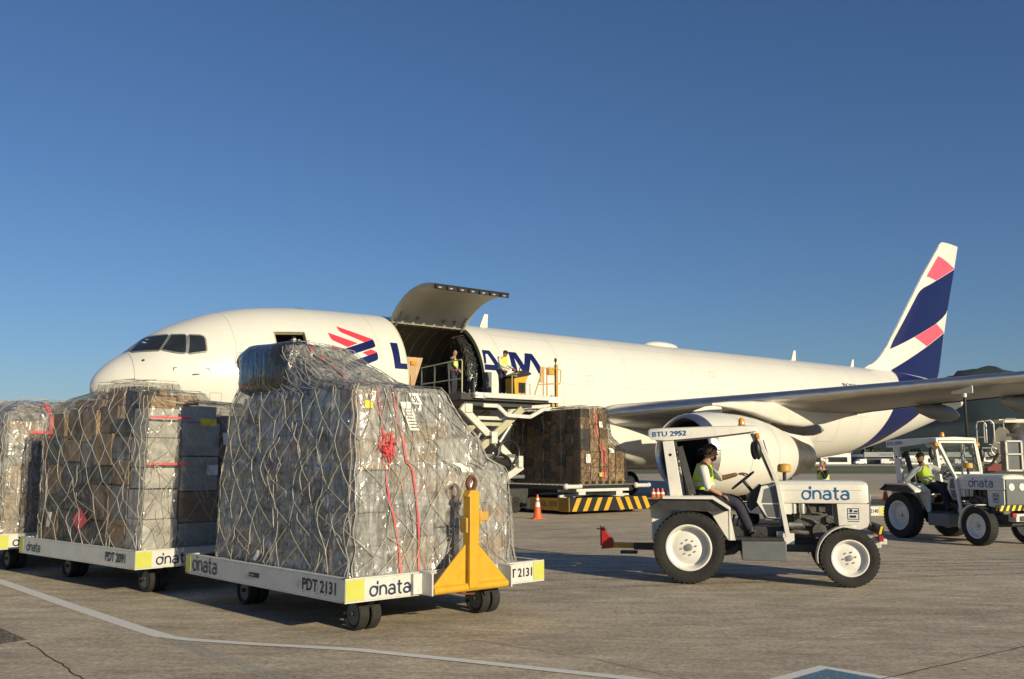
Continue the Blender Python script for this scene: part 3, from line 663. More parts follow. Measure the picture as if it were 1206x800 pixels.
# metallic leading edge
b = MB()
rows = []
for i in range(30):
    z = 7.3 + 8.4 * i / 29; le, te = fin_bounds(z); rows.append([(le + .12, fin_th(le + .12, z) + .006, z), (le - .012, 0, z), (le + .12, -fin_th(le + .12, z) - .006, z)])
b.grid(rows); b.build('leading_edge', 'bare_metal', fin)

def wing_mesh(secs, sg, k0, k1, mname, name, parent, grow=0, cap=True, sub=6):
    xs = [0, .004, .012, .03, .055, .09, .15, .24, .35, .48, .62, .76, .88, 1.0]; xs = xs[k0:k1 + 1]
    b = MB(); rows = []; full = []
    for (a, c) in zip(secs, secs[1:]):
        for i in range(sub): full.append([a[q] + (c[q] - a[q]) * i / sub for q in range(5)])
    full.append(secs[-1])
    for t, sl, zl, ch, th in full:
        up = [(sl + x * ch, sg * t, zl + th * foil(x) * ch * 1.0 - x * ch * .035 + grow) for x in xs]
        lo = [(sl + x * ch, sg * t, zl - th * foil(x) * ch * .85 - x * ch * .035 - grow) for x in xs]
        rows.append(up[::-1] + (lo[1:] if k0 == 0 else lo))
    if k0 == 0: V = b.grid(rows, k1 == 13 and False)
    else: V = b.grid(rows)
    if cap: b.bm.faces.new(V[-1])
    if k0 == 0 and grow: pass
    return b.build(name, mname, parent, ang=50)
WS = [(1.9, 18.2, 3.50, 11.3, .12), (2.6, 18.75, 3.56, 10.7, .12), (7.92, 22.4, 4.08, 7.4, .115), (12, 25.3, 4.46, 6.2, .115), (15.2, 27.5, 4.74, 5.6, .115), (20, 30.8, 5.35, 3.5, .10), (23.8, 33.5, 5.8, 2.2, .09)]
wings = {}
for sg in (-1, 1):
    wg = wing_mesh(WS, sg, 0, 13, 'wing_grey', 'wing', plane); wings[sg] = wg
    wing_mesh([(2.75,) + tuple(Vector(WS[1][1:]).lerp(Vector(WS[2][1:]), .03)[:0]) + (18.85, 3.575, 10.6, .12)] + WS[2:], sg, 0, 4, 'bare_metal', 'leading_edge_slat', wg, grow=.006, cap=False)
    # trailing edge flap gap and aileron lines
    b = MB()
    for (t0, a), (t1, c) in zip([(3.2, 27.0), (8.0, 28.2), (13.0, 30.7), (19, 33.2)], [(8.0, 28.2), (13.0, 30.7), (19, 33.2), (23, 35)]):
        z0 = lerp([(w_[0], w_[2]) for w_ in WS], t0) - .36; z1 = lerp([(w_[0], w_[2]) for w_ in WS], t1) - .30
        b.bar((a, sg * t0, z0), (c, sg * t1, z1), .05, .06)
    b.build('flap_gap', 'black', wg)
    for t, l_ in ((5.3, 3.9), (10.6, 3.6), (13.3, 3.3), (17.5, 2.6)):
        zz = lerp([(w_[0], w_[2]) for w_ in WS], t); sl = lerp([(w_[0], w_[1]) for w_ in WS], t); ch = lerp([(w_[0], w_[3]) for w_ in WS], t)
        b = MB(); x0 = sl + ch * .62; prof = [(0, .02), (.12, .14), (.35, .24), (.6, .27), (.8, .22), (.93, .12), (1, .02)]
        M = Matrix.Translation((x0, sg * t, zz - .52)) @ Matrix.Rotation(radians(3), 4, 'Y') @ Matrix.Diagonal((1, .8, 1.35, 1))
        b.lathe([(p * l_, r) for p, r in prof], 'x', n=16, M=M); b.build('flap_track_fairing', 'wing_grey', wg)
# opened refuelling panel under the port wing
fpT = 13.4
b = MB(); b.box(26.75, 26.80, -13.75, -12.95, 4.18, 4.46, None); b.build('fuel_panel', 'plane_white', wings[-1], bevel=.01)

# wing-body fairing
b = MB(); rows = []
for i in range(41):
    u = i / 40; s = 15.2 + 18.5 * u; k = max(sin(pi * u), .0) ** .45; hw_, zb_, zt_ = 2.3 + .62 * k, 1.75 - .42 * k, 3.0 + .9 * k
    rows.append([(s, (hw_ * (abs(cos(a)) ** .7) * (1 if cos(a) > 0 else -1)), (zb_ + zt_) / 2 + (zt_ - zb_) / 2 * (abs(sin(a)) ** .8) * (1 if sin(a) > 0 else -1)) for a in [2 * pi * j / 44 for j in range(44)]])
V_ = b.grid(rows, True); b.build('belly_fairing', 'plane_white', plane, ang=60)

# engines
for sg in (-1, 1):
    T = 7.92 * sg; ZC = 2.30
    M = Matrix.Translation((0, T, ZC)) @ Matrix.Rotation(radians(1.0), 4, 'Y')
    b = MB(); b.lathe([(17.95, 1.40), (18.3, 1.45), (18.9, 1.49), (19.6, 1.50), (20.4, 1.48), (21.2, 1.40), (22.0, 1.25), (22.6, 1.10), (22.95, 1.0), (22.94, .96), (22.3, .98)], 'x', n=56, M=M, cap=False)
    b.bm.faces.ensure_lookup_table(); nac = b.build('engine_nacelle', 'plane_white', plane, ang=60)
    b = MB(); b.lathe([(17.96, 1.405), (17.75, 1.36), (17.60, 1.29), (17.58, 1.24), (17.66, 1.18), (17.85, 1.14), (18.0, 1.13)], 'x', n=56, M=M, cap=False); 
    b.build('inlet_lip', 'bare_metal', nac, ang=60)
    b = MB(); b.lathe([(18.0, 1.13), (18.5, 1.15), (19.0, 1.18), (19.02, .02)], 'x', n=56, M=M, cap=False)
    b.build('inlet_duct', 'black', nac, ang=60)
    b = MB(); b.lathe([(18.35, .01), (18.5, .14), (18.75, .28), (18.95, .36)], 'x', n=24, M=M); b.build('spinner', 'black', nac)
    b = MB()
    pts = [M @ Vector((18.5 + .03 * j * .5, (.12 + .012 * j) * cos(j * .35), (.12 + .012 * j) * sin(j * .35))) for j in range(14)]; b.tube(pts, .016, 5); b.build('spinner_mark', 'white_paint', nac)
    b = MB()
    for j in range(34):
        a = 2 * pi * j / 34; r_ = lambda rr, da, x: M @ Vector((x, rr * cos(a + da), rr * sin(a + da)))
        b.grid([[r_(.34, 0, 18.86), r_(.75, .03, 18.80), r_(1.15, .1, 18.78)], [r_(.34, .16, 18.99), r_(.75, .16, 18.97), r_(1.15, .2, 18.95)]])
    b.build('fan_blades', 'dark_steel', nac, ang=80)
    b = MB(); b.lathe([(22.3, .90), (22.9, .92), (23.5, .84), (24.3, .64), (24.75, .55), (24.74, .5), (24.2, .5)], 'x', n=40, M=M, cap=False); b.build('core_cowl', 'hot_metal', nac, ang=60)
    b = MB(); b.lathe([(24.2, .40), (24.8, .34), (25.4, .12), (25.6, .02)], 'x', n=28, M=M); b.build('exhaust_cone', 'dark_steel', nac)
    b = MB()
    for s in (19.55, 21.25): b.lathe([(s, lerp([(18.9, 1.49), (19.6, 1.50), (20.4, 1.48), (21.2, 1.40), (22, 1.25)], s) + .004), (s + .018, lerp([(18.9, 1.49), (19.6, 1.50), (20.4, 1.48), (21.2, 1.40), (22, 1.25)], s + .018) + .004)], 'x', n=56, M=M, cap=False)
    b.build('panel_seam', 'seam', nac)
    # chine
    b = MB(); b.prism([(19.3, ZC + 1.25), (21.0, ZC + 1.22), (20.9, ZC + 1.55), (20.0, ZC + 1.45)], 'y', T - .95 * sg - .0, T - .95 * sg + .02); b.build('nacelle_strake', 'plane_white', nac)
    # pylon
    b = MB()
    prof = [(19.2, ZC + 1.44, ZC + 1.50), (20.2, ZC + 1.35, ZC + 1.60), (21.4, ZC + 1.2, ZC + 1.66), (22.6, ZC + .95, ZC + 1.68), (23.4, ZC + .8, ZC + 1.7), (24.6, ZC + .75, ZC + 1.7), (26.0, ZC + .9, ZC + 1.6), (27.6, ZC + 1.2, ZC + 1.55), (28.6, ZC + 1.35, ZC + 1.42)]
    rows = []
    for i, (s, zl, zh) in enumerate(prof):
        hw_ = lerp([(19.2, .03), (20.2, .16), (21.5, .24), (24, .26), (26.5, .2), (28.6, .02)], s); r_ = []
        for a in range(16):
            an = 2 * pi * a / 16; cx, cz = cos(an), sin(an); r_.append((s, T + hw_ * (abs(cx) ** .5) * (1 if cx > 0 else -1), (zl + zh) / 2 + (zh - zl) / 2 * (abs(cz) ** .6) * (1 if cz > 0 else -1)))
        rows.append(r_)
    b.grid(rows, True); b.build('engine_pylon', 'pylon', plane, ang=50)
# tailplane
TS = [(.3, 47.0, 5.70, 5.6, .09), (9.3, 52.9, 6.55, 2.1, .08)]
for sg in (-1, 1): wing_mesh(TS, sg, 0, 13, 'wing_grey', 'tailplane', plane)
# landing gear
def gear(parent, s, t, zt_, xs, r=.60, tw=.42):
    b = MB(); b.tube([(s, t, zt_), (s, t, r + .15)], .16, 12); b.tube([(s, t, 1.3), (s + (1.3 if len(xs) > 1 else -1.0), t, zt_)], .08, 8)
    if len(xs) > 1: b.bar((s + min(xs), t, r), (s + max(xs), t, r), .2, .24)
    g = b.build('landing_gear', 'white_paint', parent)
    for dx in xs:
        for sy in (-1, 1):
            y0 = t + sy * .34; M = Matrix.Translation((s + dx, y0, r))
            b = MB(); b.lathe([(-tw / 2 * .8, r * .62), (-tw / 2, r * .75), (-tw / 2, r * .9), (-tw * .3, r), (tw * .3, r), (tw / 2, r * .9), (tw / 2, r * .75), (tw / 2 * .8, r * .62)], 'y', n=32, M=M, close=True); wl = b.build('wheel', 'tyre', g)
            b = MB(); b.lathe([(-tw * .3, r * .63), (-tw * .2, r * .2), (tw * .2, r * .2), (tw * .3, r * .63)], 'y', n=24, M=M); b.build('rim', 'zinc', wl)
    return g
gear(plane, 6.0, 0, 2.2, (0,), .47, .3)
for sg in (-1, 1): gear(plane, 26.6, sg * 4.65, 3.4, (-.72, .72))
# ------------------------------------------------------------------ dollies
DW, DL = 2.75, 3.6
def make_dolly(loc, rz, number, label, group='pallet dollies', left_logo=.30, drawbar=False, front_number=None, side_num_x=.55, plate=False):
    t = thing('pallet_dolly', (*loc, 0), rz, label, 'dolly', group)
    # side rails: C channel, outer web with lips
    def rail(a, c, inward):
        a, c, q = Vector(a), Vector(c), Vector(inward); b = MB()
        d = (c - a).normalized()
        b.bar(a + q * .006 + Vector((0, 0, .47)), c + q * .006 + Vector((0, 0, .47)), .012, .212)
        b.bar(a + q * .035 + Vector((0, 0, .584)), c + q * .035 + Vector((0, 0, .584)), .07, .012)
        b.bar(a + q * .035 + Vector((0, 0, .356)), c + q * .035 + Vector((0, 0, .356)), .07, .012)
        return b.build('frame_rail', 'dolly_white', t)
    rail((0, 0, 0), (DW, 0, 0), (0, 1, 0)); rail((0, DL, 0), (DW, DL, 0), (0, -1, 0))
    rail((0, .014, 0), (0, DL - .014, 0), (1, 0, 0)); rail((DW, .014, 0), (DW, DL - .014, 0), (-1, 0, 0))
    b = MB(); b.box(.075, DW - .075, .075, DL - .075, .40, .55)
    for i in range(12): b.lathe([(.1, .03), (DW - .1, .03)], 'x', (0, .25 + i * .28, .56), 10)
    b.build('deck', 'dark_steel', t)
    # yellow corners
    for x0, xw in ((.004, .22), (DW - .18, .176)):
        b = MB(); b.box(x0, x0 + xw, -.0055, -.0025, .37, .572); b.build('corner_marking', 'lime', t)
    for y0 in (DL - .14,):
        b = MB(); b.box(-.0055, -.0025, y0, y0 + .13, .37, .572); b.build('corner_marking', 'lime', t)
    # wheels
    for (x, y) in ((.50, .30), (2.17, .30), (.55, 2.75), (2.2, 2.75)):
        b = MB(); b.box(x - .12, x + .12, y - .12, y + .12, .33, .352); 
        for dy in (-.02, .02): pass
        b.bar((x, y, .33), (x + .0, y + .13, .17), .07, .10); b.tube([(x - .15, y + .13, .17), (x + .15, y + .13, .17)], .022, 8)
        ax = b.build('caster_fork', 'dark_steel', t)
        for dx in (-.075, .075):
            M = Matrix.Translation((x + dx, y + .13, .168)); b = MB()
            b.lathe([(-.045, .115), (-.058, .13), (-.06, .155), (-.045, .168), (.045, .168), (.06, .155), (.058, .13), (.045, .115)], 'x', n=28, M=M, close=True); wl = b.build('wheel', 'tyre', ax)
            b = MB(); b.lathe([(-.04, .116), (-.03, .07), (-.035, .03), (.035, .03), (.03, .07), (.04, .116)], 'x', n=20, M=M); b.build('rim', 'panel_grey', wl)
    # lettering
    logo_word(t, (.29, -.0025, .40), (1, 0, 0), (0, -1, 0), .142, 'letter_navy', wd=.21)
    logo_word(t, (-.0025, DL - .30 if left_logo is None else DL - left_logo, .405), (0, -1, 0), (-1, 0, 0), .135 if not plate else .185, 'letter_navy', wd=.21)
    lettering(t, number, (-.0025, side_num_x + .25, .415), (0, -1, 0), (-1, 0, 0), .125, 'letter_black', width=.64 if not number.endswith('91') else .55, bold=1)
    if plate:
        b = MB(); b.box(-.006, -.0025, 1.72, 1.95, .45, .50); b.build('maker_plate', 'black', t); lettering(t, 'TRAILER', (-.006, 1.93, .465), (0, -1, 0), (-1, 0, 0), .02, 'reflective')
    lettering(t, number, (2.07, -.0025, .42), (1, 0, 0), (0, -1, 0), .10, 'letter_black', width=.48, bold=1)
    if drawbar:
        # bracket halves either side of the folded-up drawbar
        for x in (.93, 2.04):
            b = MB(); b.box(x - .02, x + .0, -.22, .0, .36, .585); b.box(x - .13 if x < 1.5 else x, x if x < 1.5 else x + .03, -.05, -.008, .37, .58); b.box(x - .02, x + .06, -.2, 0, .585, .597); b.build('drawbar_bracket', 'dolly_white', t, bevel=.004)
        y0 = -.20; k0 = -.13
        b = MB(); b.box(1.515 + k0, 1.645 + k0, y0 - .06, y0 + .06, .40, 1.40)
        b.prism([(x + k0, z) for x, z in ((1.49, 1.36), (1.67, 1.36), (1.63, 1.43), (1.53, 1.43))], 'y', y0 - .055, y0 + .055); post = b.build('drawbar', 'yellow_paint', t, bevel=.008)
        for pts in ([(1.365, .44), (1.365, .86), (.94, .46), (.94, .40)], [(1.535, .44), (1.535, .86), (1.95, .46), (1.95, .40)]):
            b = MB(); b.prism(pts, 'y', y0 - .012, y0 + .012); b.build('gusset', 'yellow_paint', post, bevel=.003)
        b = MB(); b.tube([(.93, y0, .41), (1.96, y0, .41)], .045, 14); b.build('pivot_tube', 'yellow_paint', post)
        b = MB(); b.box(1.54, 1.66, y0 - .05, y0 + .05, 1.10, 1.20); b.box(1.53, 1.57, y0 - .045, y0 + .045, 1.06, 1.22); b.box(1.34, 1.37, y0 - .05, y0 + .05, .98, 1.14); b.build('latch_lug', 'ochre', post, bevel=.006)
        b = MB(); pts = [(1.45 + .056 * cos(a * pi / 12), y0, 1.50 + .07 * sin(a * pi / 12)) for a in range(24)]; b.tube(pts, .022, 8, closed=True); b.box(1.405, 1.495, y0 - .02, y0 + .02, 1.37, 1.44); b.build('towing_eye', 'rust', post)
        b = MB(); b.tube([(1.3, y0 + .06, .36), (1.4, y0, .34), (1.52, y0 + .02, .33)], .012, 6); b.build('release_chain', 'rust', post)
    return t
D1A = .74882
make_dolly((-1.638, 9.667), D1A, 'PDT 2131', 'nearest white cargo dolly with an upright yellow drawbar at its front', left_logo=.20, drawbar=True, plate=True)
D2, D2A = (-4.84, 12.60), radians(48.5)
make_dolly(D2, D2A, 'PDT 2091', 'white cargo dolly numbered PDT 2091 under the pile with the red diamond', left_logo=.28)
D3, D3A = (-8.13, 15.35), radians(48.5)
make_dolly(D3, D3A, 'PDT 2087', 'white cargo dolly cut off by the left edge of the photo')

# ------------------------------------------------------------------ wrapped loads
def make_load(origin, rz, base, prof, label, seed, cards, film='film', film_on=True, net=(40, .16), rope_r=.0042, name='wrapped_cargo_pallet', wrinkle=.008, res=(220, 90), group='netted cargo loads', pallet=False, shrink=.05, sizes=(.42, .62), messy=14, film_lo=0, skirt=True, rope_m='rope', category='cargo load'):
    rnd = random.Random(seed)
    t = thing(name, (*origin, base), rz, label, category, group)
    P = [smo([(p[0], p[k]) for p in prof]) if False else (lambda z, k=k: lerp([(p[0], p[k]) for p in prof], z)) for k in (1, 2, 3, 4)]
    zmax = prof[-1][0]
    def ring(a, z, off=0):
        # a in [0,4): front 0-1, right 1-2, back 2-3, left 3-4
        u0, u1, v0, v1 = P[0](z) - off, P[1](z) + off, P[2](z) - off, P[3](z) + off
        k = int(a) % 4; f = a - int(a)
        c = [(u0, v0), (u1, v0), (u1, v1), (u0, v1)]; A = Vector(c[k]); B = Vector(c[(k + 1) % 4])
        p = A.lerp(B, f)
        # round the corners
        cu, cv = (u0 + u1) / 2, (v0 + v1) / 2; ru, rv = max((u1 - u0) / 2, .01), max((v1 - v0) / 2, .01)
        x, y = (p.x - cu) / ru, (p.y - cv) / rv; n = 26; L = (abs(x)**n + abs(y)**n) ** (1 / n)
        return Vector((cu + x / L * ru, cv + y / L * rv, z))
    def disp(p):
        q = p * 1.0
        d = noise.fractal(Vector((q.x * 3 + seed, q.y * 3, q.z * 2)), 1, 2, 4) * wrinkle * 2.2
        d += (1 - abs(noise.noise(Vector((q.x * 7, q.y * 7 + seed, q.z * 4.5))))) * wrinkle
        d += (1 - abs(noise.noise(Vector((q.x * 6.5, q.y * 6.5, q.z * .7 + seed)))) ** .6) * wrinkle * 2.4
        return d
    cx0, cy0 = (P[0](0) + P[1](0)) / 2, (P[2](0) + P[3](0)) / 2
    def S(a, z, off=0):
        p = ring(a % 4, z, 0); e = .02
        n1 = ring((a + e) % 4, z) - ring((a - e) % 4, z); zz = min(z + e, zmax); dz = ring(a % 4, zz) - ring(a % 4, zz - 2 * e)
        n = n1.cross(dz); n = n.normalized() if n.length > 1e-9 else Vector((0, 0, 1))
        return p + n * ((disp(p) if off < .5 else wrinkle * 4.6 - 1) + off)
    nz = res[1]; zs = [zmax * i / nz for i in range(nz + 1)]
    # add resolution where the outline steps
    for p in prof: zs += [p[0], max(0, p[0] - .012)]
    zs = sorted(set(round(z, 4) for z in zs))
    if film_on:
        b = MB(); rows = [[S(4 * i / res[0], z) for i in range(res[0])] for z in zs]
        if skirt: rows = [[p + Vector((0, 0, -.02 - .02 * noise.noise(p * 6))) + (p - Vector((cx0, cy0, p.z))).normalized() * .03 for p in rows[0]]] + rows
        b.grid(rows, True)
        top = rows[-1]; c_ = sum(top, Vector()) / len(top)
        V = [b.bm.verts.new(p) for p in top]; cc = b.bm.verts.new(c_ + Vector((0, 0, .03)))
        for i in range(len(V)): b.bm.faces.new((V[i], V[(i + 1) % len(V)], cc))
        b.build('plastic_wrap', film, t, ang=75)
    # cartons following the outline
    z = .0 if not pallet else .13
    if pallet:
        b = MB(); u0, u1, v0, v1 = [P[k](0) for k in range(4)]
        b.box(u0 + .02, u1 - .02, v0 + .02, v1 - .02, .10, .128)
        n_ = 7
        for i in range(n_): x = u0 + .08 + (u1 - u0 - .3) * i / (n_ - 1); b.box(x, x + .12, v0 + .02, v1 - .02, .0, .098)
        b.build('wooden_pallet', 'wood', t)
    zb0 = z
    U0, U1, V0, V1 = [P[k](.05) for k in range(4)]; nu = max(1, round((U1 - U0) / (sum(sizes) / 2))); nv = max(1, round((V1 - V0) / (sum(sizes) / 2)))
    cu = [U0 + (U1 - U0) * (i + (rnd.uniform(-.16, .16) if 0 < i < nu else 0)) / nu for i in range(nu + 1)]; cv = [V0 + (V1 - V0) * (i + (rnd.uniform(-.16, .16) if 0 < i < nv else 0)) / nv for i in range(nv + 1)]
    for i in range(nu):
        for j in range(nv):
            z = zb0; edge = i in (0, nu - 1) or j in (0, nv - 1)
            while z < zmax - .1:
                h = rnd.uniform(.24, .50)
                if zmax - z - h < .14: h = zmax - z - .04
                zt_ = z + h
                w0, w1, y0, y1 = max(P[0](z), P[0](zt_)) + shrink, min(P[1](z), P[1](zt_)) - shrink, max(P[2](z), P[2](zt_)) + shrink, min(P[3](z), P[3](zt_)) - shrink
                a0, a1, b0, b1 = max(cu[i], w0), min(cu[i + 1], w1), max(cv[j], y0), min(cv[j + 1], y1)
                if a1 - a0 < .16 or b1 - b0 < .16:
                    h *= .5; zt_ = z + h; w0, w1, y0, y1 = max(P[0](z), P[0](zt_)) + shrink, min(P[1](z), P[1](zt_)) - shrink, max(P[2](z), P[2](zt_)) + shrink, min(P[3](z), P[3](zt_)) - shrink
                    a0, a1, b0, b1 = max(cu[i], w0), min(cu[i + 1], w1), max(cv[j], y0), min(cv[j + 1], y1)
                    if a1 - a0 < .16 or b1 - b0 < .16: break
                up = not (P[0](min(zmax, zt_ + .3)) < a0 and P[1](min(zmax, zt_ + .3)) > a1 and P[2](min(zmax, zt_ + .3)) < b0 and P[3](min(zmax, zt_ + .3)) > b1)
                if not (edge or up or zt_ > zmax - .5): z = zt_; continue
                g = .006; b = MB(); M = Matrix.Translation(((a0 + a1) / 2, (b0 + b1) / 2, z)) @ Matrix.Rotation(rnd.uniform(-.03, .03), 4, 'Z')
                q = rnd.uniform(0, .03)
                b.box(-(a1 - a0) / 2 + g + q, (a1 - a0) / 2 - g - rnd.uniform(0, .03), -(b1 - b0) / 2 + g + q, (b1 - b0) / 2 - g - q, .003, h - rnd.uniform(.003, .02), M)
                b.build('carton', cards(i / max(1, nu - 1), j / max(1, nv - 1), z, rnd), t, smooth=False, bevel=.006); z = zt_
    # net: two crossing families of cords
    nn, sl = net
    def cord(b, f, r, n=60, z0=.0, z1=zmax):
        pts = []
        for i in range(n + 1):
            z = z0 + (z1 - z0) * i / n; pts.append(S(f(z), z, .012))
        b.tube(pts, r, 5)
    b = MB(); nr = max(4, int(zmax / sl)); nodes = {}
    for j in range(nr + 1):
        zj = zmax * j / nr; low = 1.9 if zj < .7 else 1
        for i in range(nn):
            nodes[i, j] = (4 * (i + .5 * (j % 2)) / nn + rnd.uniform(-.034, .034) * low, min(zmax, max(0, zj + (rnd.uniform(-.035, .035) * low if 0 < j < nr else 0))))
    def seg(p, q):
        da = (q[0] - p[0] + 2) % 4 - 2; sag = rnd.uniform(-.005, .005)
        b.tube([S(p[0] + da * f + sag * sin(pi * f), p[1] + (q[1] - p[1]) * f, 1.006 + .005 * sin(pi * f)) for f in (0, .25, .5, .75, 1)], rope_r * rnd.uniform(.8, 1.15), 5)
    for (i, j), p in nodes.items():
        if j < nr:
            for di in ((0, -1) if j % 2 == 0 else (0, 1)):
                if rnd.random() > .02: seg(p, nodes[(i + di) % nn, j + 1])
        if 0 < j < nr and rope_r < .008: q = S(p[0], p[1], 1.006); b.ell(q, (rope_r * 1.9,) * 3, 6)
    # top cords
    tz = zmax
    for k in range(9):
        a = rnd.uniform(0, 2); c = rnd.uniform(2, 4); p, q = S(a, tz, .012), S(c, tz, .012)
        b.tube([p.lerp(q, i / 10) + Vector((0, 0, .035)) for i in range(11)], rope_r, 5)
    nt_ = b.build('cargo_net', rope_m, t)
    b = MB()
    for k in range(messy):   # slack tails and lashings
        a = rnd.choice([rnd.uniform(0, .98), rnd.uniform(3.02, 4)]); z = rnd.uniform(.1, zmax * .75); L = rnd.uniform(.25, .8); da = rnd.uniform(-.12, .12); pts = []
        for i in range(15):
            f = i / 14; zz = max(.02, z - L * f * rnd.uniform(.97, 1.03)); pts.append(S(a + da * f + .03 * sin(f * 6 + k), zz, .02 + .02 * sin(f * pi)))
        b.tube(pts, rope_r * 1.1, 5)
    for a in (3.995, .985, 3.02):   # doubled cord down the corners
        for s_ in (-.01, .012):
            b.tube([S(a + s_ + .012 * noise.noise(Vector((i * .3, a, s_ * 90))), zmax * .9 * i / 40, .02) for i in range(41)], rope_r * 1.15, 5)
    split_build(b, 'lashing_rope', rope_m, nt_)
    return t, S
def strap(t, S, a_fn, z0, z1, wd, m='strap_red', n=50, off=.026, name='ratchet_strap', seed=0):
    rows = ([], [])
    for i in range(n + 1):
        z = z0 + (z1 - z0) * i / n; a = a_fn(z); tw = .75 + .25 * cos(i * .35 + seed)
        rows[0].append(S(a - wd / 2 * tw, z, off)); rows[1].append(S(a + wd / 2 * tw, z, off + .008 * sin(i * .6)))
    b = MB(); b.grid(rows); return b.build(name, m, t)
def sticker(t, S, a, z, wa, h, m, name='label_sheet', off=.022, tilt=0, seg=4):
    rows = []
    for i in range(seg + 1):
        zz = z + h * i / seg; rows.append([S(a + wa * j / seg + tilt * (zz - z), zz + tilt * wa * j / seg * -.6, off) for j in range(seg + 1)])
    b = MB(); b.grid(rows); return b.build(name, m, t, smooth=False)
def scrawl(t, S, a, z, txt, wa, h, m='letter_black', off=.03):
    return lettering(t, txt, None, None, None, h, m, width=wa, F=lambda x, y: S(a + x, z + y, off))
# load 1, the nearest
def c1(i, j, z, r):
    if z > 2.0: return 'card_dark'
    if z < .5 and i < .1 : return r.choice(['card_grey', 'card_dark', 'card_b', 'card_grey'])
    return r.choice(['card_a', 'card_c', 'card_grey', 'card_c', 'card_white', 'card_white']) if j < .01 else r.choice(['card_dark', 'card_dark', 'card_b', 'card_grey', 'card_dark'])  # rows behind the front get darker tones, painting in the left face's shade
B0 = .565
prof1 = [(0, .14, 2.42, .10, 3.12), (.10, .15, 2.38, .11, 3.10), (.65, .17, 2.36, .12, 3.12), (1.02, .17, 2.30, .12, 3.10), (1.10, .17, 2.24, .12, 3.08), (1.16, .18, 2.0, .13, 3.05), (1.42, .18, 1.84, .13, 3.0), (1.62, .19, 1.58, .13, 2.97), (1.90, .20, 1.38, .14, 2.92), (1.945, .22, 1.34, .16, 2.90), (1.96, .24, 1.32, .55, 2.88), (2.05, .28, 1.3, .95, 2.86), (2.25, .30, 1.25, 1.32, 2.92), (2.40, .26, 1.2, 1.62, 2.98), (2.50, .30, 1.15, 1.72, 2.96), (2.54, .45, 1.0, 1.9, 2.8)]
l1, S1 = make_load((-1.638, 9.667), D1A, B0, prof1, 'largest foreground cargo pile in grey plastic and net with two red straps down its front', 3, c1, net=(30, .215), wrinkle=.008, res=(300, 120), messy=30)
strap(l1, S1, lambda z: .18 + .012 * sin(z * 5) + (.0 if z > 1 else (1 - z) * .07), .02, 1.93, .011)
strap(l1, S1, lambda z: .34 + .01 * sin(z * 4) + (.0 if z > .8 else (.8 - z) * .02), .02, 1.93, .012, seed=2)
strap(l1, S1, lambda z: .33 - (z - 1.95) * .1, 1.96, 2.5, .03)
b = MB(); rr = random.Random(5)
for k in range(11):
    c_ = S1(.2 + rr.uniform(-.03, .05), 1.28 + rr.uniform(-.12, .12), .05); pts = [c_ + Vector((rr.uniform(-.08, .08), rr.uniform(-.03, .02), rr.uniform(-.12, .12))) for _ in range(5)]; b.tube(pts, .006, 5)
b.build('tangled_strap', 'strap_red', l1)
sticker(l1, S1, .53, 1.78, .10, .115, 'paper', name='handwritten_label'); scrawl(l1, S1, .55, 1.80, '5L', .06, .07)
sticker(l1, S1, .42, 1.50, .10, .30, 'paper', tilt=-.03, name='document_pouch')
b = MB()
for i in range(7):
    z_ = 1.53 + i * .032; b.grid([[S1(.43 + .07 * j / 3, z_, .027) for j in range(4)], [S1(.43 + .07 * j / 3, z_ + .008, .027) for j in range(4)]])
b.build('printed_lines', 'letter_black', l1)
sticker(l1, S1, .06, 1.72, .07, .08, 'yellow_sticker', off=.012)
sticker(l1, S1, .66, 1.05, .07, .10, 'paper', off=.018); sticker(l1, S1, 3.35, .05, .03, .12, 'paper', off=.04, tilt=.3, name='paper_scrap')
# black bagged bundle lying on top at the far left
b = MB(); rr = random.Random(8); rows = []
for i in range(15):
    u = i / 14; x = .16 + .70 * u; R0 = .31 * (1 - abs(2 * u - 1) ** 6 * .4)
    rows.append([(x, 2.28 + R0 * 1.9 * (abs(cos(a)) ** .42) * (1 if cos(a) > 0 else -1) + .03 * 2.2 * noise.noise(Vector((x * 6, a * 2, 1))), 2.27 + R0 * 1.02 * (abs(sin(a)) ** .42) * (1 if sin(a) > 0 else -1) + .03 * noise.noise(Vector((x * 4, a * 2, 7)))) for a in [2 * pi * k / 22 for k in range(22)]])
V_ = b.grid(rows, True); b.bm.faces.new(V_[0][::-1]); b.bm.faces.new(V_[-1]); b.build('bagged_bundle', 'film_black', l1, ang=60)

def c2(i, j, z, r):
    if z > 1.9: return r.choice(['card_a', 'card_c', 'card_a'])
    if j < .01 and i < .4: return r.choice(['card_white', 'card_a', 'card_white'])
    if j < .01: return r.choice(['card_dark', 'card_dark', 'card_b'])  # rest of the front row coloured dark for the shadow of load 1
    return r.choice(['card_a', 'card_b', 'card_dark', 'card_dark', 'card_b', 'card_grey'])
prof2 = [(0, .12, 2.45, .14, 3.3), (.8, .13, 2.43, .15, 3.32), (1.6, .14, 2.42, .15, 3.3), (1.90, .15, 2.4, .16, 3.25), (1.93, .16, 2.38, .2, 3.2), (1.96, .20, 1.15, .24, 3.05), (2.10, .24, 1.1, .3, 2.7), (2.13, .28, 1.0, .8, 2.0), (2.27, .30, .95, .85, 1.9)]
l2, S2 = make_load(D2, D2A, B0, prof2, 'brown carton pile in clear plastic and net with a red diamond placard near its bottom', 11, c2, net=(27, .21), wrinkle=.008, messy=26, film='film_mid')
b = MB(); ctr = [(3.47, .18), (3.56, .34), (3.47, .52), (3.40, .34)]
b.bm.faces.new([b.bm.verts.new(S2(a, z, .03)) for a, z in ctr]); b.build('diamond_placard', 'strap_red', l2)
